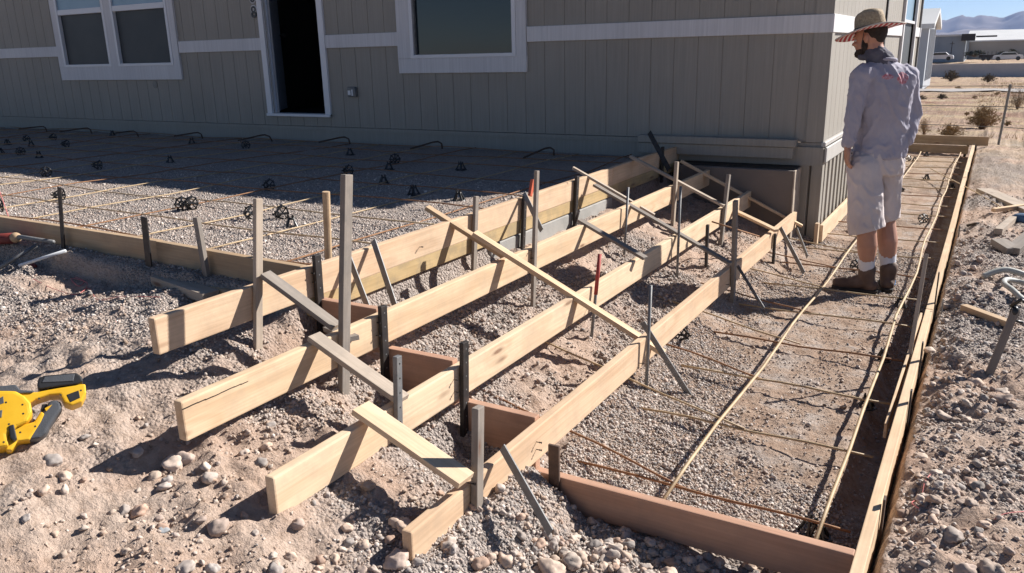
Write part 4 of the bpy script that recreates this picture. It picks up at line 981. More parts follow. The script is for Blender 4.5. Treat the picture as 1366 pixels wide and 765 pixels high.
P = ony(1268, 77, 185); o = MB().tube([P, P+Vector((0, 0, 3.0))], .07, 6).tube([P+Vector((-.4, 0, 2.6)), P+Vector((.4, 0, 2.6))], .05, 6).build('utility_pole', M['steel_dark']); tag(o, 'thin dark pole before the blue grey warehouse', 'pole')
P = ony(1291, 46, 186); o = MB().box(P.x-1.1, P.x+1.3, 188, 190, P.z-1.2, P.z+.1).box(P.x+1.4, P.x+5, 189, 189.4, P.z-.6, P.z-.3).build('roof_unit', M['steel_dark']); tag(o, 'dark cooling unit on the roof between the two warehouses', 'roof unit')

# mountains
def ridge(dist, hgt, seed, name, c1, c2, a0=-75, a1=60, depth=1500):
    az = np.radians(np.linspace(a0, a1, 700)); nr = 26; v = []; f = []
    for j in range(nr):
        t = j/(nr-1); d = dist+depth*(t-.5)
        for a in az:
            x = d*math.sin(a); y = d*math.cos(a)
            v.append((x, y, 0))
    v = np.array(v); tt = np.repeat(np.linspace(0, 1, nr), len(az))
    prof = np.sin(tt*PI)**.8
    aa = np.tile(np.degrees(az), nr)
    crest = .72+.42*fbm(aa*.13, aa*0, 4, seed)+.14*fbm(aa*.9, aa*0, 3, seed+4)
    rg = 1-np.abs(fbm(v[:, 0]/420, v[:, 1]/420, 5, seed+8, .55))*1.0
    v[:, 2] = hgt*prof*crest*(.55+.45*rg)-5
    n = len(az)
    i0 = (np.arange(nr-1)[:, None]*n+np.arange(n-1)[None, :]).ravel(); F_ = np.stack([i0, i0+1, i0+1+n, i0+n], 1)
    o = link(name, big_mesh(name, v, F_), mottled(name+'_rock', c1, c2, .004, .95, .0)); smooth(o); tag(o, kind='structure'); return o
ridge(9200, 345, 11, 'mountains', (.10, .075, .065), (.14, .105, .085))
ridge(7000, 165, 29, 'foothills', (.12, .09, .075), (.17, .13, .1), depth=1000)

# ------------------------------------------------------------------ scraps on the right
def flat_board(px0, py0, px1, py1, z, w, t, m_, label, name='scrap_board'):
    a = onz(px0, py0, z); b_ = onz(px1, py1, z)
    a.z = gz(a.x, a.y)+t/2+.012; b_.z = gz(b_.x, b_.y)+t/2+.012
    o = beam(name, a, b_, t, w, M[m_], bevel=.003); return tag(o, label, 'scrap board')
flat_board(1312, 257, 1385, 294, .06, .16, .04, 'grey_wood2', 'weathered board lying on the rough ground, upper one at the right')
flat_board(1324, 288, 1372, 283, .06, .05, .035, 'pine', 'short fresh pine stick lying below the weathered board')
flat_board(1330, 320, 1350, 300, .06, .06, .05, 'grey_wood2', 'chunk of pale wood lying alone on the rough ground')
flat_board(1283, 424, 1345, 446, .05, .05, .035, 'pine_tan', 'half buried orange board on the dirt right of the long form')
flat_board(1290, 306, 1303, 309, .06, .03, .02, 'steel_dark', 'small black scrap on the ground right of the form')
flat_board(1330, 330, 1352, 338, .06, .12, .05, 'grey_wood', 'dark cylinder like wood offcut lying by the chunk')
flat_board(1350, 338, 1375, 322, .06, .1, .05, 'grey_wood', 'grey wood offcut at the right edge of the picture')
o = MB().tube([hit(1240, 236)+Vector((0, 0, .1)), hit(1300, 262)+Vector((0, 0, .04)), hit(1366, 300)+Vector((0, 0, .02))], .006, 6).build('thin_reed', M['rebar_tan']); tag(o, 'thin tan rod lying from the form corner over the ground', 'rod')
# leaning stake with black clamp
a = hit(1315, 505); a.z -= .05; b_ = a+Vector((.085, .12, .37))
root = beam('clamped_stake', a, b_, .035, .035, M['grey_wood'], up=(0, 1, 0)); tag(root, 'leaning grey stake with a black clamp on its top at the right', 'stake')
e = (b_-a).normalized(); c = b_-e*.02
mb = MB(); mb.ell(c, .022, .021, .034); mb.tube([c+Vector((-.02, 0, .03)), c+Vector((.02, -.01, .075)), c+Vector((.035, -.01, .06))], .008, 8); mb.tube([c+Vector((-.01, -.02, -.03)), c+Vector((.04, -.02, -.04))], .007, 8); mb.build('clamp', M['plastic_black'], root, sm=True)
# hose
pts = []
for (px, py, dz) in ((1395, 418, .02), (1366, 418, .03), (1348, 408, .05), (1337, 396, .06), (1341, 386, .06), (1358, 384, .05), (1380, 390, .04)):
    p = hit(px, py); p.z += dz; pts.append(p)
def cr(pts, n=8):
    out = []
    P_ = [pts[0]]+pts+[pts[-1]]
    for i in range(1, len(P_)-2):
        p0, p1, p2, p3 = P_[i-1:i+3]
        for k in range(n):
            t = k/n; out.append(.5*((2*p1)+(p2-p0)*t+(2*p0-5*p1+4*p2-p3)*t*t+(3*p1-p0-3*p2+p3)*t**3))
    out.append(pts[-1]); return out
HO = mottled('grey_hose', (.33, .34, .31), (.4, .4, .37), 20, .6, 0)
o = MB().tube(cr(pts), .017, 10).build('hose', HO, sm=True); tag(o, 'grey hose curling on the rough ground at the right edge', 'hose')
pts = [hit(1310, 377)+Vector((0, 0, .03)), hit(1340, 375)+Vector((0, 0, .045)), hit(1380, 377)+Vector((0, 0, .04))]
o = MB().tube(cr(pts), .02, 10).build('pipe', HO, sm=True); tag(o, 'straight piece of grey pipe above the curled hose', 'pipe')
o = MB().ell(hit(1362, 300)+Vector((0, 0, .03)), .09, .07, .05).build('blue_rag', mottled('blue_cloth', (.05, .10, .18), (.08, .14, .24), 20, .9, .5)); tag(o, 'dark blue crumpled rag at the right edge', 'rag')
# pink marking string
PK = mottled('pink_string', (.62, .16, .15), (.55, .2, .18), 9, .8, 0)
def string(pxs, label, r=.0017, lift=.012):
    pts = []
    for (px, py) in pxs:
        p = hit(px, py); p.z += lift; pts.append(p)
    o = MB().tube(cr(pts, 6), r, 5).build('string', PK); tag(o, label, 'string')
string([(45, 377), (70, 386), (100, 392), (118, 380), (130, 398), (165, 402), (215, 408)], 'pink string tangled over the gravel below the slab edge form')
string([(100, 370), (112, 374), (104, 379), (95, 372), (116, 376), (108, 383)], 'knotted bit of pink string near the left edge', .0022)
string([(1240, 640), (1232, 655), (1228, 668), (1215, 680), (1224, 690)], 'pink string among the stones right of the form')
string([(1366, 698), (1350, 702), (1335, 705), (1324, 708)], 'pink string end at the lower right edge')
a = hit(25, 333); o = MB().tube([a+Vector((0, 0, .03)), onz(-6, 240, .75)], .003, 5).build('taut_string', PK); tag(o, 'taut red string rising to the left edge', 'string')
# tools on the left: red handled bar, white rods
P0 = hit(-25, 338); P1 = hit(22, 335); root = empty('hand_tool', P1, 'red handled steel tool lying at the left edge by the slab form', 'tool')
RD = mottled('dull_red_grip', (.22, .035, .025), (.16, .03, .025), 20, .6, .1)
MB().tube([P0+Vector((0, 0, .045)), P1+Vector((0, 0, .05))], .032, 12).build('grip', RD, root, sm=True)
P2 = hit(74, 336); MB().tube([P1+Vector((0, 0, .05)), P1.lerp(P2, .2)+Vector((0, 0, .06)), P2+Vector((0, 0, .05))], [.02, .013, .011], 10).build('shaft', M['steel_grey'], root, sm=True)
MB().ell(P1+Vector((.02, 0, .055)), .035, .03, .03).build('collar', M['pine_tan'], root, sm=True)
WHR = mottled('white_plastic_rod', (.62, .64, .66), (.55, .57, .6), 20, .5, 0)
A = hit(28, 366); B = hit(90, 348); o = MB().tube([A+Vector((0, 0, .03)), B+Vector((0, 0, .03))], .009, 8).build('white_rod', WHR, sm=True); tag(o, 'thin white rod lying on the gravel by the red handled tool', 'rod')
A = hit(0, 364); B = hit(52, 343); o = MB().tube([A+Vector((0, 0, .02)), B+Vector((0, 0, .04))], .01, 8).build('dark_rod', M['steel_grey'], sm=True); tag(o, 'dull grey rod crossing under the red handled tool', 'rod')
o = MB().ell(hit(40, 360)+Vector((0, 0, .015)), .05, .035, .02).build('glove', RD, sm=True); tag(o, 'crumpled red and white scrap beside the white rod', 'scrap')
q = hit(1194, 345)
o = MB().tube([(-.50, 6.30, -.06), (-.50, 6.30, -.02)], .045, 16).build('plastic_disc', mottled('blue_plastic', (.06, .28, .6), (.07, .3, .65), 9, .4, 0)); tag(o, 'bright blue plastic disc on the ground behind the boots', 'disc')
# thin steel wire stub near the stake
o = MB().tube([hit(1255, 425)+Vector((0, 0, .0)), hit(1255, 425)+Vector((0, 0, .1))], .004, 5).build('wire_stub', M['steel_grey']); tag(o, 'thin wire stub beside the outer form', 'wire')
exec_person = True
# ------------------------------------------------------------------ the man
MY = 6.05
def mp_(px, py, dy=0.): return ony(px, py, MY+dy)
def remesh(mb, name, mt, parent, vox=.008, it=6, fac=.5, wr=None, adapt=0):
    me = mesh_from(name, mb.v, mb.f)
    bm = bmesh.new(); bm.from_mesh(me); bmesh.ops.recalc_face_normals(bm, faces=bm.faces); bm.to_mesh(me); bm.free()
    t = bpy.data.objects.new(name, me); C.objects.link(t)
    r = t.modifiers.new('r', 'REMESH'); r.mode = 'VOXEL'; r.voxel_size = vox
    s = t.modifiers.new('s', 'SMOOTH'); s.iterations = it; s.factor = fac
    dg = bpy.context.evaluated_depsgraph_get(); out = bpy.data.meshes.new_from_object(t.evaluated_get(dg)); bpy.data.objects.remove(t)
    if wr:
        out.calc_loop_triangles(); vn = [v.normal.copy() for v in out.vertices]
        for v, n_ in zip(out.vertices, vn): v.co = v.co + n_*wr(v.co, n_)
    out.materials.clear()
    o = link(name, out, mt, parent); smooth(o); return o
def cap(mb, pts, rr, n=14):
    """chain of tapered round segments with ball ends"""
    for i in range(len(pts)-1):
        a, b_ = Vector(pts[i]), Vector(pts[i+1]); ra, rb = rr[i], rr[i+1]
        mb.tube([a, a.lerp(b_, .5), b_], [ra, (ra+rb)/2, rb], n)
    for p, r in zip(pts, rr): mb.ell(p, r, r, r, seg=n, ring=8)
    return mb
def loft(mb, rings, n=22):
    """rings: (centre, half width, half depth, side direction, front direction)"""
    v = []; f = []
    for c, a, d, s, fr_ in rings:
        for k in range(n):
            t = 2*PI*k/n; ct, st_ = math.cos(t), math.sin(t)
            ct = math.copysign(abs(ct)**.85, ct); st_ = math.copysign(abs(st_)**.85, st_)
            v.append(Vector(c)+s*(a*ct)+fr_*(d*st_))
    m_ = len(rings)
    for i in range(m_-1):
        for k in range(n):
            k2 = (k+1) % n; f.append((i*n+k, i*n+k2, (i+1)*n+k2, (i+1)*n+k))
    f.append(tuple(range(n-1, -1, -1))); f.append(tuple((m_-1)*n+k for k in range(n)))
    mb.add(v, f); return mb
FC = Vector((-.42, .907, 0)); SD = Vector((-.907, -.42, 0))     # chest direction, towards his left
O_ = hit(1166, 386); 
man = empty('person', (O_.x, MY, -.05), 'man in wide straw hat, lavender grey shirt and pale shorts standing in the walkway', 'person')
head = mp_(1160, 50, .0); neckb = mp_(1176, 84, .03); chest = mp_(1180, 118, .02); waist = mp_(1177, 178, .03); pel = mp_(1168, 215, .02)
shL, elL, wrL, haL = mp_(1151, 99, -.10), mp_(1139, 152, -.15), mp_(1131, 194, -.17), mp_(1131, 212, -.12)
shR, elR, wrR, haR = mp_(1209, 100, .10), mp_(1218, 150, .13), mp_(1210, 188, .06), mp_(1200, 206, .02)
hpL, knL, anL = mp_(1153, 228, -.08), mp_(1156, 303, -.11), mp_(1156, 366, -.06)
hpR, knR, anR = mp_(1182, 226, .08), mp_(1182, 296, .10), mp_(1185, 364, .07)
HG = Vector((-.93, .30, -.20)).normalized(); HS = Vector((-.307, -.95, 0)).normalized(); HU = HG.cross(HS)*-1
if HU.z < 0: HU = -HU
HR = Matrix((HG, HS, HU)).transposed()
SK = mottled('tanned_skin', (.40, .20, .135), (.47, .25, .17), 14, .5, .15, 150)
body = MB()
body.ell(head+HU*.02-HG*.012, .098, .076, .105, HR, 18, 12)            # skull
body.ell(head+HG*.035-HU*.055, .062, .056, .062, HR, 16, 10)            # jaw
body.ell(head+HG*.078-HU*.078, .022, .026, .018, HR)                  # chin
body.ell(head+HG*.088+HU*.018, .016, .046, .014, HR)                   # brow
body.ell(head+HG*.106-HU*.022, .020, .014, .013, HR); body.ell(head+HG*.094-HU*.003, .014, .010, .026, HR)   # nose
body.ell(head+HG*.092-HU*.049, .010, .024, .008, HR); body.ell(head+HG*.089-HU*.060, .010, .021, .008, HR)   # lips
for s in (1, -1):
    body.ell(head+HS*s*.040+HG*.072-HU*.030, .020, .020, .018, HR)      # cheeks
    e = head+HS*s*.078-HG*.012-HU*.010
    body.ell(e, .020, .008, .033, HR); body.ell(e-HG*.008+HS*s*.007, .012, .008, .027, HR)   # ears
cap(body, [head-HU*.05-HG*.02, head-HU*.11-HG*.03, neckb-Vector((0, 0, .02))], [.058, .058, .066])
loft(body, [(neckb-Vector((0, 0, .03)), .09, .07, SD, FC), (chest+Vector((0, 0, .06)), .17, .10, SD, FC), (chest-Vector((0, 0, .05)), .165, .115, SD, FC), (waist, .145, .105, SD, FC), (pel, .155, .115, SD, FC), (pel-Vector((0, 0, .08)), .13, .1, SD, FC)])
cap(body, [neckb-Vector((0, 0, .04)), shL, elL, wrL], [.06, .056, .043, .029]); cap(body, [neckb-Vector((0, 0, .04)), shR, elR, wrR], [.06, .056, .043, .029])
for hp, kn, an in ((hpL, knL, anL), (hpR, knR, anR)):
    calf = kn.lerp(an, .36)-FC*.012
    cap(body, [hp, hp.lerp(kn, .5), kn, calf, kn.lerp(an, .75), an, an-Vector((0, 0, .05))], [.090, .080, .062, .068, .052, .044, .045], 16)
# hands: palm and five fingers each
def hand(wr, d, palm_n, side, size=1.0, curl=.5):
    """d = direction of the fingers, palm_n = way the palm faces, side = towards the thumb"""
    d = d.normalized(); side = (side-d*side.dot(d)).normalized(); pn = d.cross(side); pn = pn if pn.dot(palm_n) > 0 else -pn
    pc = wr+d*.045*size
    Rm = Matrix((d, side, pn)).transposed()
    body.ell(pc, .048*size, .040*size, .015*size, Rm, 14, 9); cap(body, [wr, pc], [.026, .02])
    lens = (.070, .078, .073, .056)
    for i, ln in enumerate(lens):
        o = (1.5-i)*.0195*size
        p0 = wr+d*.078*size+side*o; ln *= size
        d1 = (d+pn*curl*.4).normalized(); d2 = (d+pn*curl*1.3).normalized(); d3 = (d+pn*curl*2.6).normalized()
        p1 = p0+d1*ln*.45; p2 = p1+d2*ln*.32; p3 = p2+d3*ln*.25
        cap(body, [p0-d*.02, p0, p1, p2, p3], [.0095*size, .0095*size, .0088*size, .0080*size, .0070*size], 9)
    t0 = wr+d*.022*size+side*.030*size
    t1 = t0+(d*.7+side*.75+pn*.25)*.034*size; t2 = t1+(d*1.0+side*.1+pn*.45).normalized()*.030*size; t3 = t2+(d*.95-side*.1+pn*.5).normalized()*.022*size
    cap(body, [t0-d*.006, t1, t2, t3], [.0135*size, .0115*size, .0098*size, .0085*size], 9)
hand(wrL, Vector((.0, .05, -1)), SD*-1, FC, 1.12, .5)
hand(wrR, Vector((-.25, .0, -1)), SD, FC, .95, .4)
bo = remesh(body, 'body', SK, man, .0062, 3, .5)
# eyes
EW = mottled('eye_white', (.6, .57, .54), (.6, .57, .54), 5, .3, 0)
for s in (1, -1):
    c = head+HS*s*.030+HG*.080-HU*.004
    e = MB().ell(c, .010, .012, .008, HR).build('eye', EW, man, sm=True)
    MB().ell(c+HG*.008, .004, .005, .005, HR).build('iris', M['plastic_black'], e, sm=True)
# hair and beard
HM = mottled('dark_cropped_hair', (.018, .013, .011), (.04, .028, .022), 60, .9, .8, 300)
hb = MB(); hb.ell(head+HU*.030-HG*.026, .095, .0775, .094, HR, 18, 12); hb.ell(head-HU*.015-HG*.062, .038, .056, .045, HR)
remesh(hb, 'hair', HM, man, .006, 2)
hb = MB(); hb.ell(head+HG*.040-HU*.080, .058, .0575, .040, HR, 16, 10); hb.ell(head+HG*.082-HU*.092, .030, .032, .03, HR)
for s in (1, -1): hb.ell(head+HS*s*.060+HG*.010-HU*.045, .022, .014, .042, HR)
hb.ell(head+HG*.100-HU*.040, .008, .024, .006, HR)
remesh(hb, 'beard', HM, man, .005, 2, wr=lambda p, n: .002*mn.noise(p*120))
def wrinkle(amp, sx=9, sz=5, seed=0):
    def f_(p, n):
        q = Vector((p.x*sx+p.z*2.2, p.y*sx, p.z*sz+p.x*1.5))+Vector((seed, 0, 0))
        r1_ = 1-abs(mn.noise(q))*2; r2_ = 1-abs(mn.noise(q*2.3+Vector((3, 1, 2))))*2
        return amp*(r1_**3*.9 if r1_ > 0 else 0)+amp*.4*r2_+amp*.2*mn.noise(q*6)
    return f_
# shirt
m, N, L, b = mat('lavender_grey_shirt', (.34, .325, .385), .85, spec=.2)
tc = N.new('ShaderNodeTexCoord'); n1 = nd(N, 'ShaderNodeTexNoise', Scale=4, Detail=5); L.new(tc.outputs['Object'], n1.inputs['Vector'])
r = ramp(N, [(.3, (.33, .315, .375)), (.7, (.40, .385, .445))]); L.new(n1.outputs[0], r.inputs[0])
vm = N.new('ShaderNodeVectorMath'); vm.operation = 'SUBTRACT'
pc_ = mp_(1192, 105, -.08)          # the red print between the shoulder blades
geo = N.new('ShaderNodeNewGeometry'); L.new(geo.outputs['Position'], vm.inputs[0]); vm.inputs[1].default_value = pc_
dx = N.new('ShaderNodeVectorMath'); dx.operation = 'DOT_PRODUCT'; L.new(vm.outputs[0], dx.inputs[0]); dx.inputs[1].default_value = SD*-1
dn = N.new('ShaderNodeVectorMath'); dn.operation = 'DOT_PRODUCT'; L.new(vm.outputs[0], dn.inputs[0]); dn.inputs[1].default_value = FC
sp = N.new('ShaderNodeSeparateXYZ'); L.new(vm.outputs[0], sp.inputs[0])
def spot(cx, cz, wx, wz):
    ax = math_(N, L, 'DIVIDE', math_(N, L, 'SUBTRACT', dx.outputs['Value'], cx), wx); az = math_(N, L, 'DIVIDE', math_(N, L, 'SUBTRACT', sp.outputs[2], cz), wz)
    d2 = math_(N, L, 'ADD', math_(N, L, 'MULTIPLY', ax, ax), math_(N, L, 'MULTIPLY', az, az))
    return math_(N, L, 'LESS_THAN', math_(N, L, 'MULTIPLY_ADD', n2.outputs[0], 1.1, d2), 1.35)
n2 = nd(N, 'ShaderNodeTexNoise', Scale=55, Detail=2); L.new(tc.outputs['Object'], n2.inputs['Vector'])
sm_ = math_(N, L, 'MAXIMUM', spot(-.035, .012, .045, .020), spot(.062, .0, .042, .042))
msk = math_(N, L, 'MULTIPLY', sm_, math_(N, L, 'LESS_THAN', dn.outputs['Value'], .12))
n3 = nd(N, 'ShaderNodeTexNoise', Scale=90, Detail=2); L.new(tc.outputs['Object'], n3.inputs['Vector'])
ink = ramp(N, [(.4, (.55, .12, .14)), (.6, (.62, .36, .38))]); L.new(n3.outputs[0], ink.inputs[0])
L.new(mixc(N, L, math_(N, L, 'MULTIPLY', msk, .8), r.outputs[0], ink.outputs[0]), b.inputs['Base Color'])
wv = nd(N, 'ShaderNodeTexNoise', Scale=420, Detail=2); L.new(tc.outputs['Object'], wv.inputs['Vector'])
bp = nd(N, 'ShaderNodeBump', Strength=.2, Distance=.001); L.new(wv.outputs[0], bp.inputs['Height']); L.new(bp.outputs[0], b.inputs['Normal'])
SHIRT = m
sh = MB()
Z = Vector((0, 0, 1))
loft(sh, [(neckb+Z*.015, .075, .065, SD, FC), (neckb-Z*.025, .13, .085, SD, FC), (chest+Z*.075, .185, .110, SD, FC), (chest, .180, .128, SD, FC), (chest.lerp(waist, .5), .168, .130, SD, FC), (waist, .152, .122, SD, FC), (waist-Z*.08, .160, .132, SD, FC), (pel+Z*.03, .172, .142, SD, FC)], 28)
for s_, e_, w_ in ((shL, elL, wrL), (shR, elR, wrR)):
    cap(sh, [neckb-Z*.055, s_-Z*.01, s_.lerp(e_, .5), e_, e_.lerp(w_, .5), w_+Z*.012], [.070, .070, .058, .051, .045, .036], 16)
remesh(sh, 'shirt', SHIRT, man, .0085, 5, .5, wr=wrinkle(.013, 13, 7))
# neck gaiter and collar
CG = mottled('grey_gaiter', (.06, .06, .085), (.11, .11, .14), 20, .9, .5, 200)
cg = MB(); cap(cg, [head-HU*.115-HG*.025, neckb+Z*.0], [.066, .080], 18); cg.ell(head-HU*.112+HG*.045, .040, .045, .03, HR)
remesh(cg, 'neck_gaiter', CG, man, .0065, 3, wr=wrinkle(.006, 22, 30))
col = MB(); ringp = []
for k in range(25):
    t = 2*PI*k/24; ringp.append(neckb+Z*(.012+.012*math.cos(t))+SD*.088*math.sin(t)-FC*.078*math.cos(t))
col.tube(ringp, .013, 8, False); remesh(col, 'collar', SHIRT, man, .005, 2)
# shorts
SHO = mottled('pale_canvas_shorts', (.52, .455, .44), (.62, .55, .53), 5, .85, .3, 300)
st = MB()
loft(st, [(pel+Z*.07, .165, .125, SD, FC), (pel, .180, .142, SD, FC), (pel-Z*.08, .178, .142, SD, FC)], 26)
cap(st, [hpL+Z*.02, hpL.lerp(knL, .5), knL-Z*.015], [.104, .110, .114], 20); cap(st, [hpR+Z*.02, hpR.lerp(knR, .5), knR+Z*.03], [.100, .092, .086], 20)
def hemcut(o, hz):
    bm = bmesh.new(); bm.from_mesh(o.data)
    bmesh.ops.bisect_plane(bm, geom=list(bm.verts)+list(bm.edges)+list(bm.faces), plane_co=(anL.x, 0, hz+.03), plane_no=(-0.35, 0, 1), clear_inner=True)
    bm.to_mesh(o.data); bm.free()
so_ = remesh(st, 'shorts', SHO, man, .0085, 4, .5, wr=wrinkle(.011, 12, 6, 5)); hemcut(so_, knL.z-.045)
sm2 = so_.modifiers.new('thick', 'SOLIDIFY'); sm2.thickness = .004
bl = MB(); ringp = [pel+Z*.055+SD*.155*math.cos(2*PI*k/28)+FC*.116*math.sin(2*PI*k/28) for k in range(29)]
bl.tube(ringp, .016, 6, False).build('belt', mottled('dark_belt', (.04, .035, .035), (.07, .06, .06), 20, .7, .2), man, sm=True)
q = mp_(1168, 228, -.17)
# socks and boots
SOC = mottled('white_sock', (.62, .62, .66), (.7, .7, .73), 20, .9, .5, 260); BTM = mottled('brown_leather_boot', (.085, .05, .035), (.15, .095, .07), 14, .7, .4, 90)
SOL = mottled('dark_rubber_sole', (.02, .018, .017), (.035, .03, .028), 20, .85, .3)
gzf = -.045
for nm, an, kn, toe, top in (('L', anL, knL, Vector((-.96, .05, 0)).normalized(), 0), ('R', anR, knR, Vector((-.15, .99, 0)).normalized(), 0)):
    a0 = Vector((an.x, an.y, gzf))
    side = Vector((-toe.y, toe.x, 0))
    s_ = MB(); cap(s_, [kn.lerp(an, .56), kn.lerp(an, .85), an], [.060, .053, .053], 16)
    remesh(s_, 'sock', SOC, man, .006, 2, wr=lambda p, n: .0015*mn.noise(Vector((p.x*60, p.y*60, p.z*12))))
    b_ = MB()
    cap(b_, [Vector((an.x, an.y, gzf+.165)), Vector((an.x, an.y, gzf+.11)), a0+Z*.06-toe*.015], [.060, .056, .050], 18)
    b_.ell(a0-toe*.035+Z*.05, .048, .042, .048)
    cap(b_, [a0+Z*.075+toe*.02, a0+Z*.058+toe*.09, a0+Z*.045+toe*.155, a0+Z*.042+toe*.185], [.052, .048, .046, .040], 18)
    bt = remesh(b_, 'boot', BTM, man, .0065, 3, wr=lambda p, n: .0016*mn.noise(p*45))
    sl_ = MB(); outl = []
    for t_, wd in ((-.088, .02), (-.075, .036), (-.03, .043), (.03, .038), (.09, .047), (.15, .051), (.20, .042), (.225, .02)): outl.append((t_, wd))
    v = []; 
    pl = [a0+toe*t_+side*wd for t_, wd in outl]+[a0+toe*t_-side*wd for t_, wd in reversed(outl)]
    n_ = len(pl); v = [p+Z*.0 for p in pl]+[p+Z*.026 for p in pl]
    sl_.add(v, [tuple(range(n_-1, -1, -1)), tuple(range(n_, 2*n_))]+[(i, (i+1) % n_, (i+1) % n_+n_, i+n_) for i in range(n_)])
    sl_.build('sole', SOL, bt, bevel=.003)
    lc = MB()
    for k in range(4): c = a0+toe*(.035+.03*k)+Z*(.128-.012*k); lc.tube([c-side*.03, c+Z*.008, c+side*.03], .003, 6)
    lc.build('lace', mottled('tan_lace', (.25, .2, .15), (.3, .25, .2), 20, .8, 0), bt)
# straw hat: crown with pinched top, curved brim, striped lining underneath
HT = head+HU*.048-HG*.01
def striped():
    m, N, L, b = mat('brim_lining_red_white_stripes', (.6, .1, .1), .8)
    tc = N.new('ShaderNodeTexCoord'); d = N.new('ShaderNodeVectorMath'); d.operation = 'DOT_PRODUCT'; L.new(tc.outputs['Object'], d.inputs[0]); d.inputs[1].default_value = (HS*.6+HG*.8)
    s = math_(N, L, 'SINE', math_(N, L, 'MULTIPLY', d.outputs['Value'], 190)); g_ = math_(N, L, 'GREATER_THAN', s, .25)
    L.new(mixc(N, L, g_, (.42, .035, .05), (.75, .68, .66)), b.inputs['Base Color']); return m
STR = mottled('woven_straw', (.27, .20, .125), (.46, .36, .24), 90, .85, .9, 160, stretch=(1, 1, 1))
BH_ = HU.copy(); TL = (HU+HG*.10).normalized()
crn = MB(); n = 40; prof = [(.0, .100, .090), (.03, .099, .088), (.07, .095, .083), (.10, .090, .077), (.122, .078, .064), (.132, .055, .042), (.126, .028, .020), (.120, .004, .003)]
v = []; f = []
for h_, a, c_ in prof:
    for k in range(n):
        t = 2*PI*k/n; p = HT+HG*(a*math.cos(t))+HS*(c_*math.sin(t))
        hh = h_
        if h_ > .09:      # lengthwise crease and a pinch at the front
            hh -= .016*math.exp(-(c_*math.sin(t)/.022)**2)*(h_-.09)/.04
            if math.cos(t) > .2: p -= HS*(.014*math.sin(t))*(h_-.08)/.04*math.cos(t); hh -= .012*math.cos(t)*(h_-.09)/.04
        v.append(p+HU*hh)
for i in range(len(prof)-1):
    for k in range(n): k2 = (k+1) % n; f.append((i*n+k, i*n+k2, (i+1)*n+k2, (i+1)*n+k))
f.append(tuple((len(prof)-1)*n+k for k in range(n))); crn.add(v, f)
hat = empty('hat_dummy', (0, 0, 0)); bpy.data.objects.remove(hat)
crown = crn.build('hat', STR, man, sm=True)
def brim(nm, zoff, mt, par, thick):
    v = []; f = []; n = 64; m_ = 8
    for i in range(m_):
        u = i/(m_-1)
        for k in range(n):
            t = 2*PI*k/n; a = .098+(.218-.098)*u; c_ = .088+(.205-.088)*u
            p = HT+HG*(a*math.cos(t)+.004)+HS*(c_*math.sin(t))
            dz = -.018*u+.012*u*math.sin(t)**2+.006*u*math.sin(3*t+1)-.016*u*u*max(0, math.cos(t))+.012*u*u*max(0, -math.cos(t))
            v.append(p+HU*(dz+zoff))
    for i in range(m_-1):
        for k in range(n): k2 = (k+1) % n; f.append((i*n+k, (i+1)*n+k, (i+1)*n+k2, i*n+k2))
    o = link(nm, mesh_from(nm, v, f), mt, par); smooth(o); s = o.modifiers.new('t', 'SOLIDIFY'); s.thickness = thick; s.offset = 1
    return o, [v[(m_-1)*n+k] for k in range(n)]
b1, edge = brim('brim', .003, STR, crown, .003)
b2, _ = brim('brim_lining', -.002, striped(), crown, .0025)
MB().tube(edge+[edge[0]], .005, 7, False).build('brim_edge', mottled('pale_binding', (.42, .36, .32), (.5, .44, .4), 30, .8, 0), crown, sm=True)
bd = MB(); rp = [HT+HU*.018+HG*(.1015*math.cos(2*PI*k/40))+HS*(.0905*math.sin(2*PI*k/40)) for k in range(41)]
bd.tube(rp, .004, 6, False).build('hat_cord', mottled('dark_cord', (.04, .035, .03), (.06, .05, .04), 30, .8, 0), crown)
for s in (1, -1):
    MB().tube([HT+HS*s*.088-HU*.005, head+HS*s*.084-HU*.05+HG*.02, head+HG*.05+HS*s*.035-HU*.125], .0022, 5).build('chin_cord', M['plastic_black'], crown)
# ------------------------------------------------------------------ yellow cordless tool at the left edge
YL = mottled('yellow_tool_plastic', (.62, .34, .010), (.70, .41, .02), 14, .42, .06, 300); GP = mottled('dark_grey_rubber', (.045, .05, .058), (.07, .075, .085), 20, .6, .3, 260)
BLK = mottled('black_tool_plastic', (.012, .012, .013), (.022, .022, .024), 20, .45, .1)
TD_ = 2.85      # distance along the view of the middle plane of the tool
base_d = hit(45, 600)+Vector((0, 0, .045))
nrm = Vector((base_d.x, base_d.y, 0)).normalized()     # plane normal: horizontal, away from the viewer
nrm = (nrm+Vector((0, 0, -.75))).normalized()
def tp(px, py, off=0.):
    d = ray(px, py); t = (base_d-EYE+nrm*off).dot(nrm)/d.dot(nrm); return EYE+d*t
tool = empty('cordless_saw', tp(60, 600), 'yellow and black cordless power tool lying on the dirt at the left edge', 'power tool')
def ex(nm, pts, o0, o1, mt, par=tool, bev=.004):
    n = len(pts); A = [tp(px, py, 0) for px, py in pts]
    v = [p+nrm*o0 for p in A]+[p+nrm*o1 for p in A]
    me = mesh_from(nm, v, [tuple(range(n)), tuple(range(2*n-1, n-1, -1))]+[(i, i+n, (i+1) % n+n, (i+1) % n) for i in range(n)])
    bm = bmesh.new(); bm.from_mesh(me); bmesh.ops.recalc_face_normals(bm, faces=bm.faces)
    eds = [e for e in bm.edges if e.calc_face_angle(0) > .5]
    bmesh.ops.bevel(bm, geom=eds, offset=bev, segments=3, affect='EDGES', profile=.6, clamp_overlap=True); bm.to_mesh(me); bm.free()
    o = link(nm, me, mt, par)
    return o
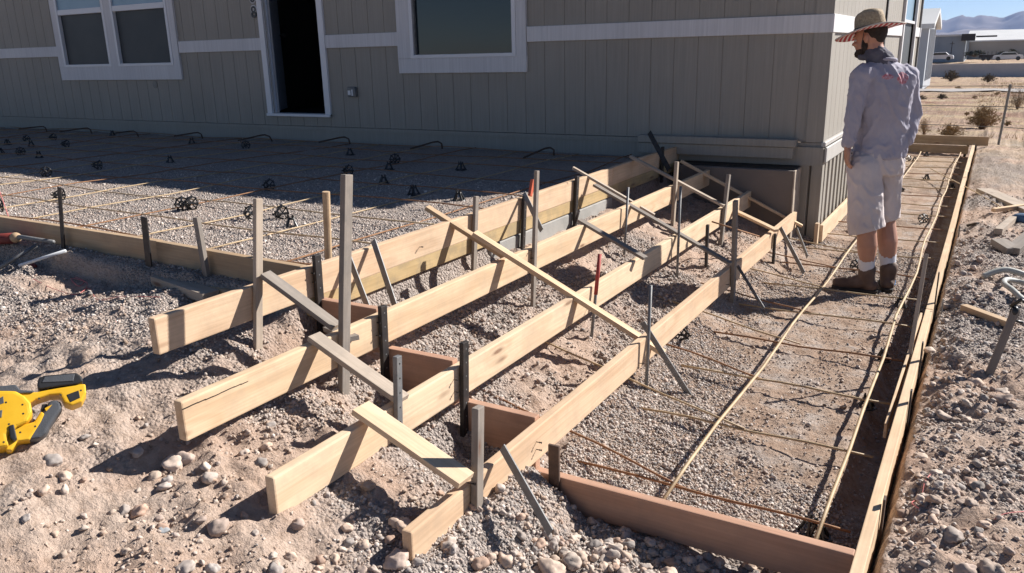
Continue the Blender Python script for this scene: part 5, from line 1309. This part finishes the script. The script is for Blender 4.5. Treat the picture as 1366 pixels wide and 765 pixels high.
body_ = ex('motor_housing', [(-62, 534), (-30, 526), (0, 527), (22, 527), (34, 534), (42, 543), (44, 556), (38, 568), (24, 574), (12, 585), (14, 600), (4, 602), (-20, 606), (-60, 612)], -.05, .05, YL, bev=.012)
ex('upper_frame', [(24, 528), (50, 527), (80, 521), (104, 517), (114, 516), (115, 528), (109, 540), (96, 545), (86, 541), (80, 530), (66, 531), (48, 537), (36, 545)], -.034, .034, YL, bev=.007)
ex('lower_frame', [(12, 576), (28, 571), (46, 566), (55, 552), (60, 555), (55, 566), (40, 590), (24, 592), (16, 604), (8, 604)], -.03, .03, YL, bev=.006)
ex('top_cover', [(-60, 520), (-20, 521), (0, 520), (22, 518), (28, 525), (46, 526), (44, 529), (26, 530), (0, 527), (-60, 533)], -.04, .04, GP, bev=.006)
ex('grip', [(32, 574), (30, 585), (36, 590), (54, 587), (62, 581), (66, 572), (74, 560), (83, 548), (82, 540), (75, 536), (66, 538), (60, 549), (52, 563), (44, 569)], -.026, .026, GP, bev=.010)
ex('rubber_band', [(13, 574), (20, 572), (24, 590), (20, 594), (15, 590)], -.055, .055, BLK, bev=.004)
bt = ex('battery', [(50, 518), (52, 509), (60, 506), (102, 502), (109, 507), (111, 514), (104, 517), (80, 520), (52, 524)], -.04, .04, BLK, bev=.006)
ex('battery_top', [(56, 516), (60, 508), (100, 504), (98, 514)], -.0425, .030, GP, bt, bev=.003)
ex('battery_socket', [(89, 531), (105, 525), (107, 535), (94, 541)], -.0355, .0, BLK, bev=.002)
ex('trigger', [(56, 541), (64, 540), (60, 548), (54, 551)], -.014, .014, BLK, bev=.004)
ex('grip_inlay', [(60, 548), (70, 543), (66, 548), (62, 552)], -.0275, -.02, YL, bev=.001)
ex('side_cap', [(-2, 555), (5, 553), (4, 563), (-3, 564)], -.0535, -.04, GP, bev=.002)
ex('vent_slot', [(0, 538), (6, 535), (7, 544), (1, 546)], -.0515, -.04, GP, bev=.001)
for (px, py, o_) in ((8, 537, .0505), (30, 540, .0505), (31, 552, .0505), (12, 566, .0505), (-10, 580, .0505), (5, 590, .0505), (81, 527, .0345), (52, 532, .0345), (108, 521, .0345), (27, 577, .0305), (47, 569, .0305)):
    c = tp(px, py, -o_+.0); MB().tube([c+nrm*.002, c], .003, 10).build('screw', M['steel_dark'], tool)
# ------------------------------------------------------------------ light, air, render
AZ = math.radians(53); EL = math.radians(33.5)
SC.world = bpy.data.worlds.new('World'); SC.world.use_nodes = True
WN = SC.world.node_tree.nodes; WL = SC.world.node_tree.links; bg = WN['Background']
sky = WN.new('ShaderNodeTexSky'); sky.sky_type = 'NISHITA'; sky.sun_disc = False; sky.sun_elevation = EL; sky.sun_rotation = PI/2-AZ
sky.air_density = .6; sky.dust_density = .15; sky.ozone_density = 2.0; sky.altitude = 800
WL.new(sky.outputs[0], bg.inputs[0]); bg.inputs[1].default_value = .05
sl = bpy.data.lights.new('sun', 'SUN'); sl.energy = 5.0; sl.angle = math.radians(.53); sl.color = (1, .955, .90)
so = bpy.data.objects.new('sun', sl); C.objects.link(so)
sd = Vector((math.cos(AZ)*math.cos(EL), math.sin(AZ)*math.cos(EL), math.sin(EL)))
so.rotation_euler = sd.to_track_quat('Z', 'Y').to_euler(); so.location = sd*50
hz = MB().box(-10500, 10500, -300, 10500, -30, 700).build('haze', None); tag(hz, 'thin blue haze over the desert', 'haze', kind='stuff')
hm = bpy.data.materials.new('haze_air'); hm.use_nodes = True; hn = hm.node_tree.nodes; hn.clear()
ho = hn.new('ShaderNodeOutputMaterial'); pv = hn.new('ShaderNodeVolumePrincipled'); pv.inputs['Color'].default_value = (.38, .56, 1, 1); pv.inputs['Density'].default_value = 4.5e-5
pv.inputs['Anisotropy'].default_value = .2
hm.node_tree.links.new(pv.outputs[0], ho.inputs['Volume']); hz.data.materials.append(hm)
SC.view_settings.view_transform = 'Standard'; SC.view_settings.look = 'None'; SC.view_settings.gamma = 1; SC.view_settings.exposure = .93
SC.render.engine = 'CYCLES'; SC.cycles.max_bounces = 6; SC.cycles.volume_bounces = 0
SC.render.resolution_x = 1024; SC.render.resolution_y = 573
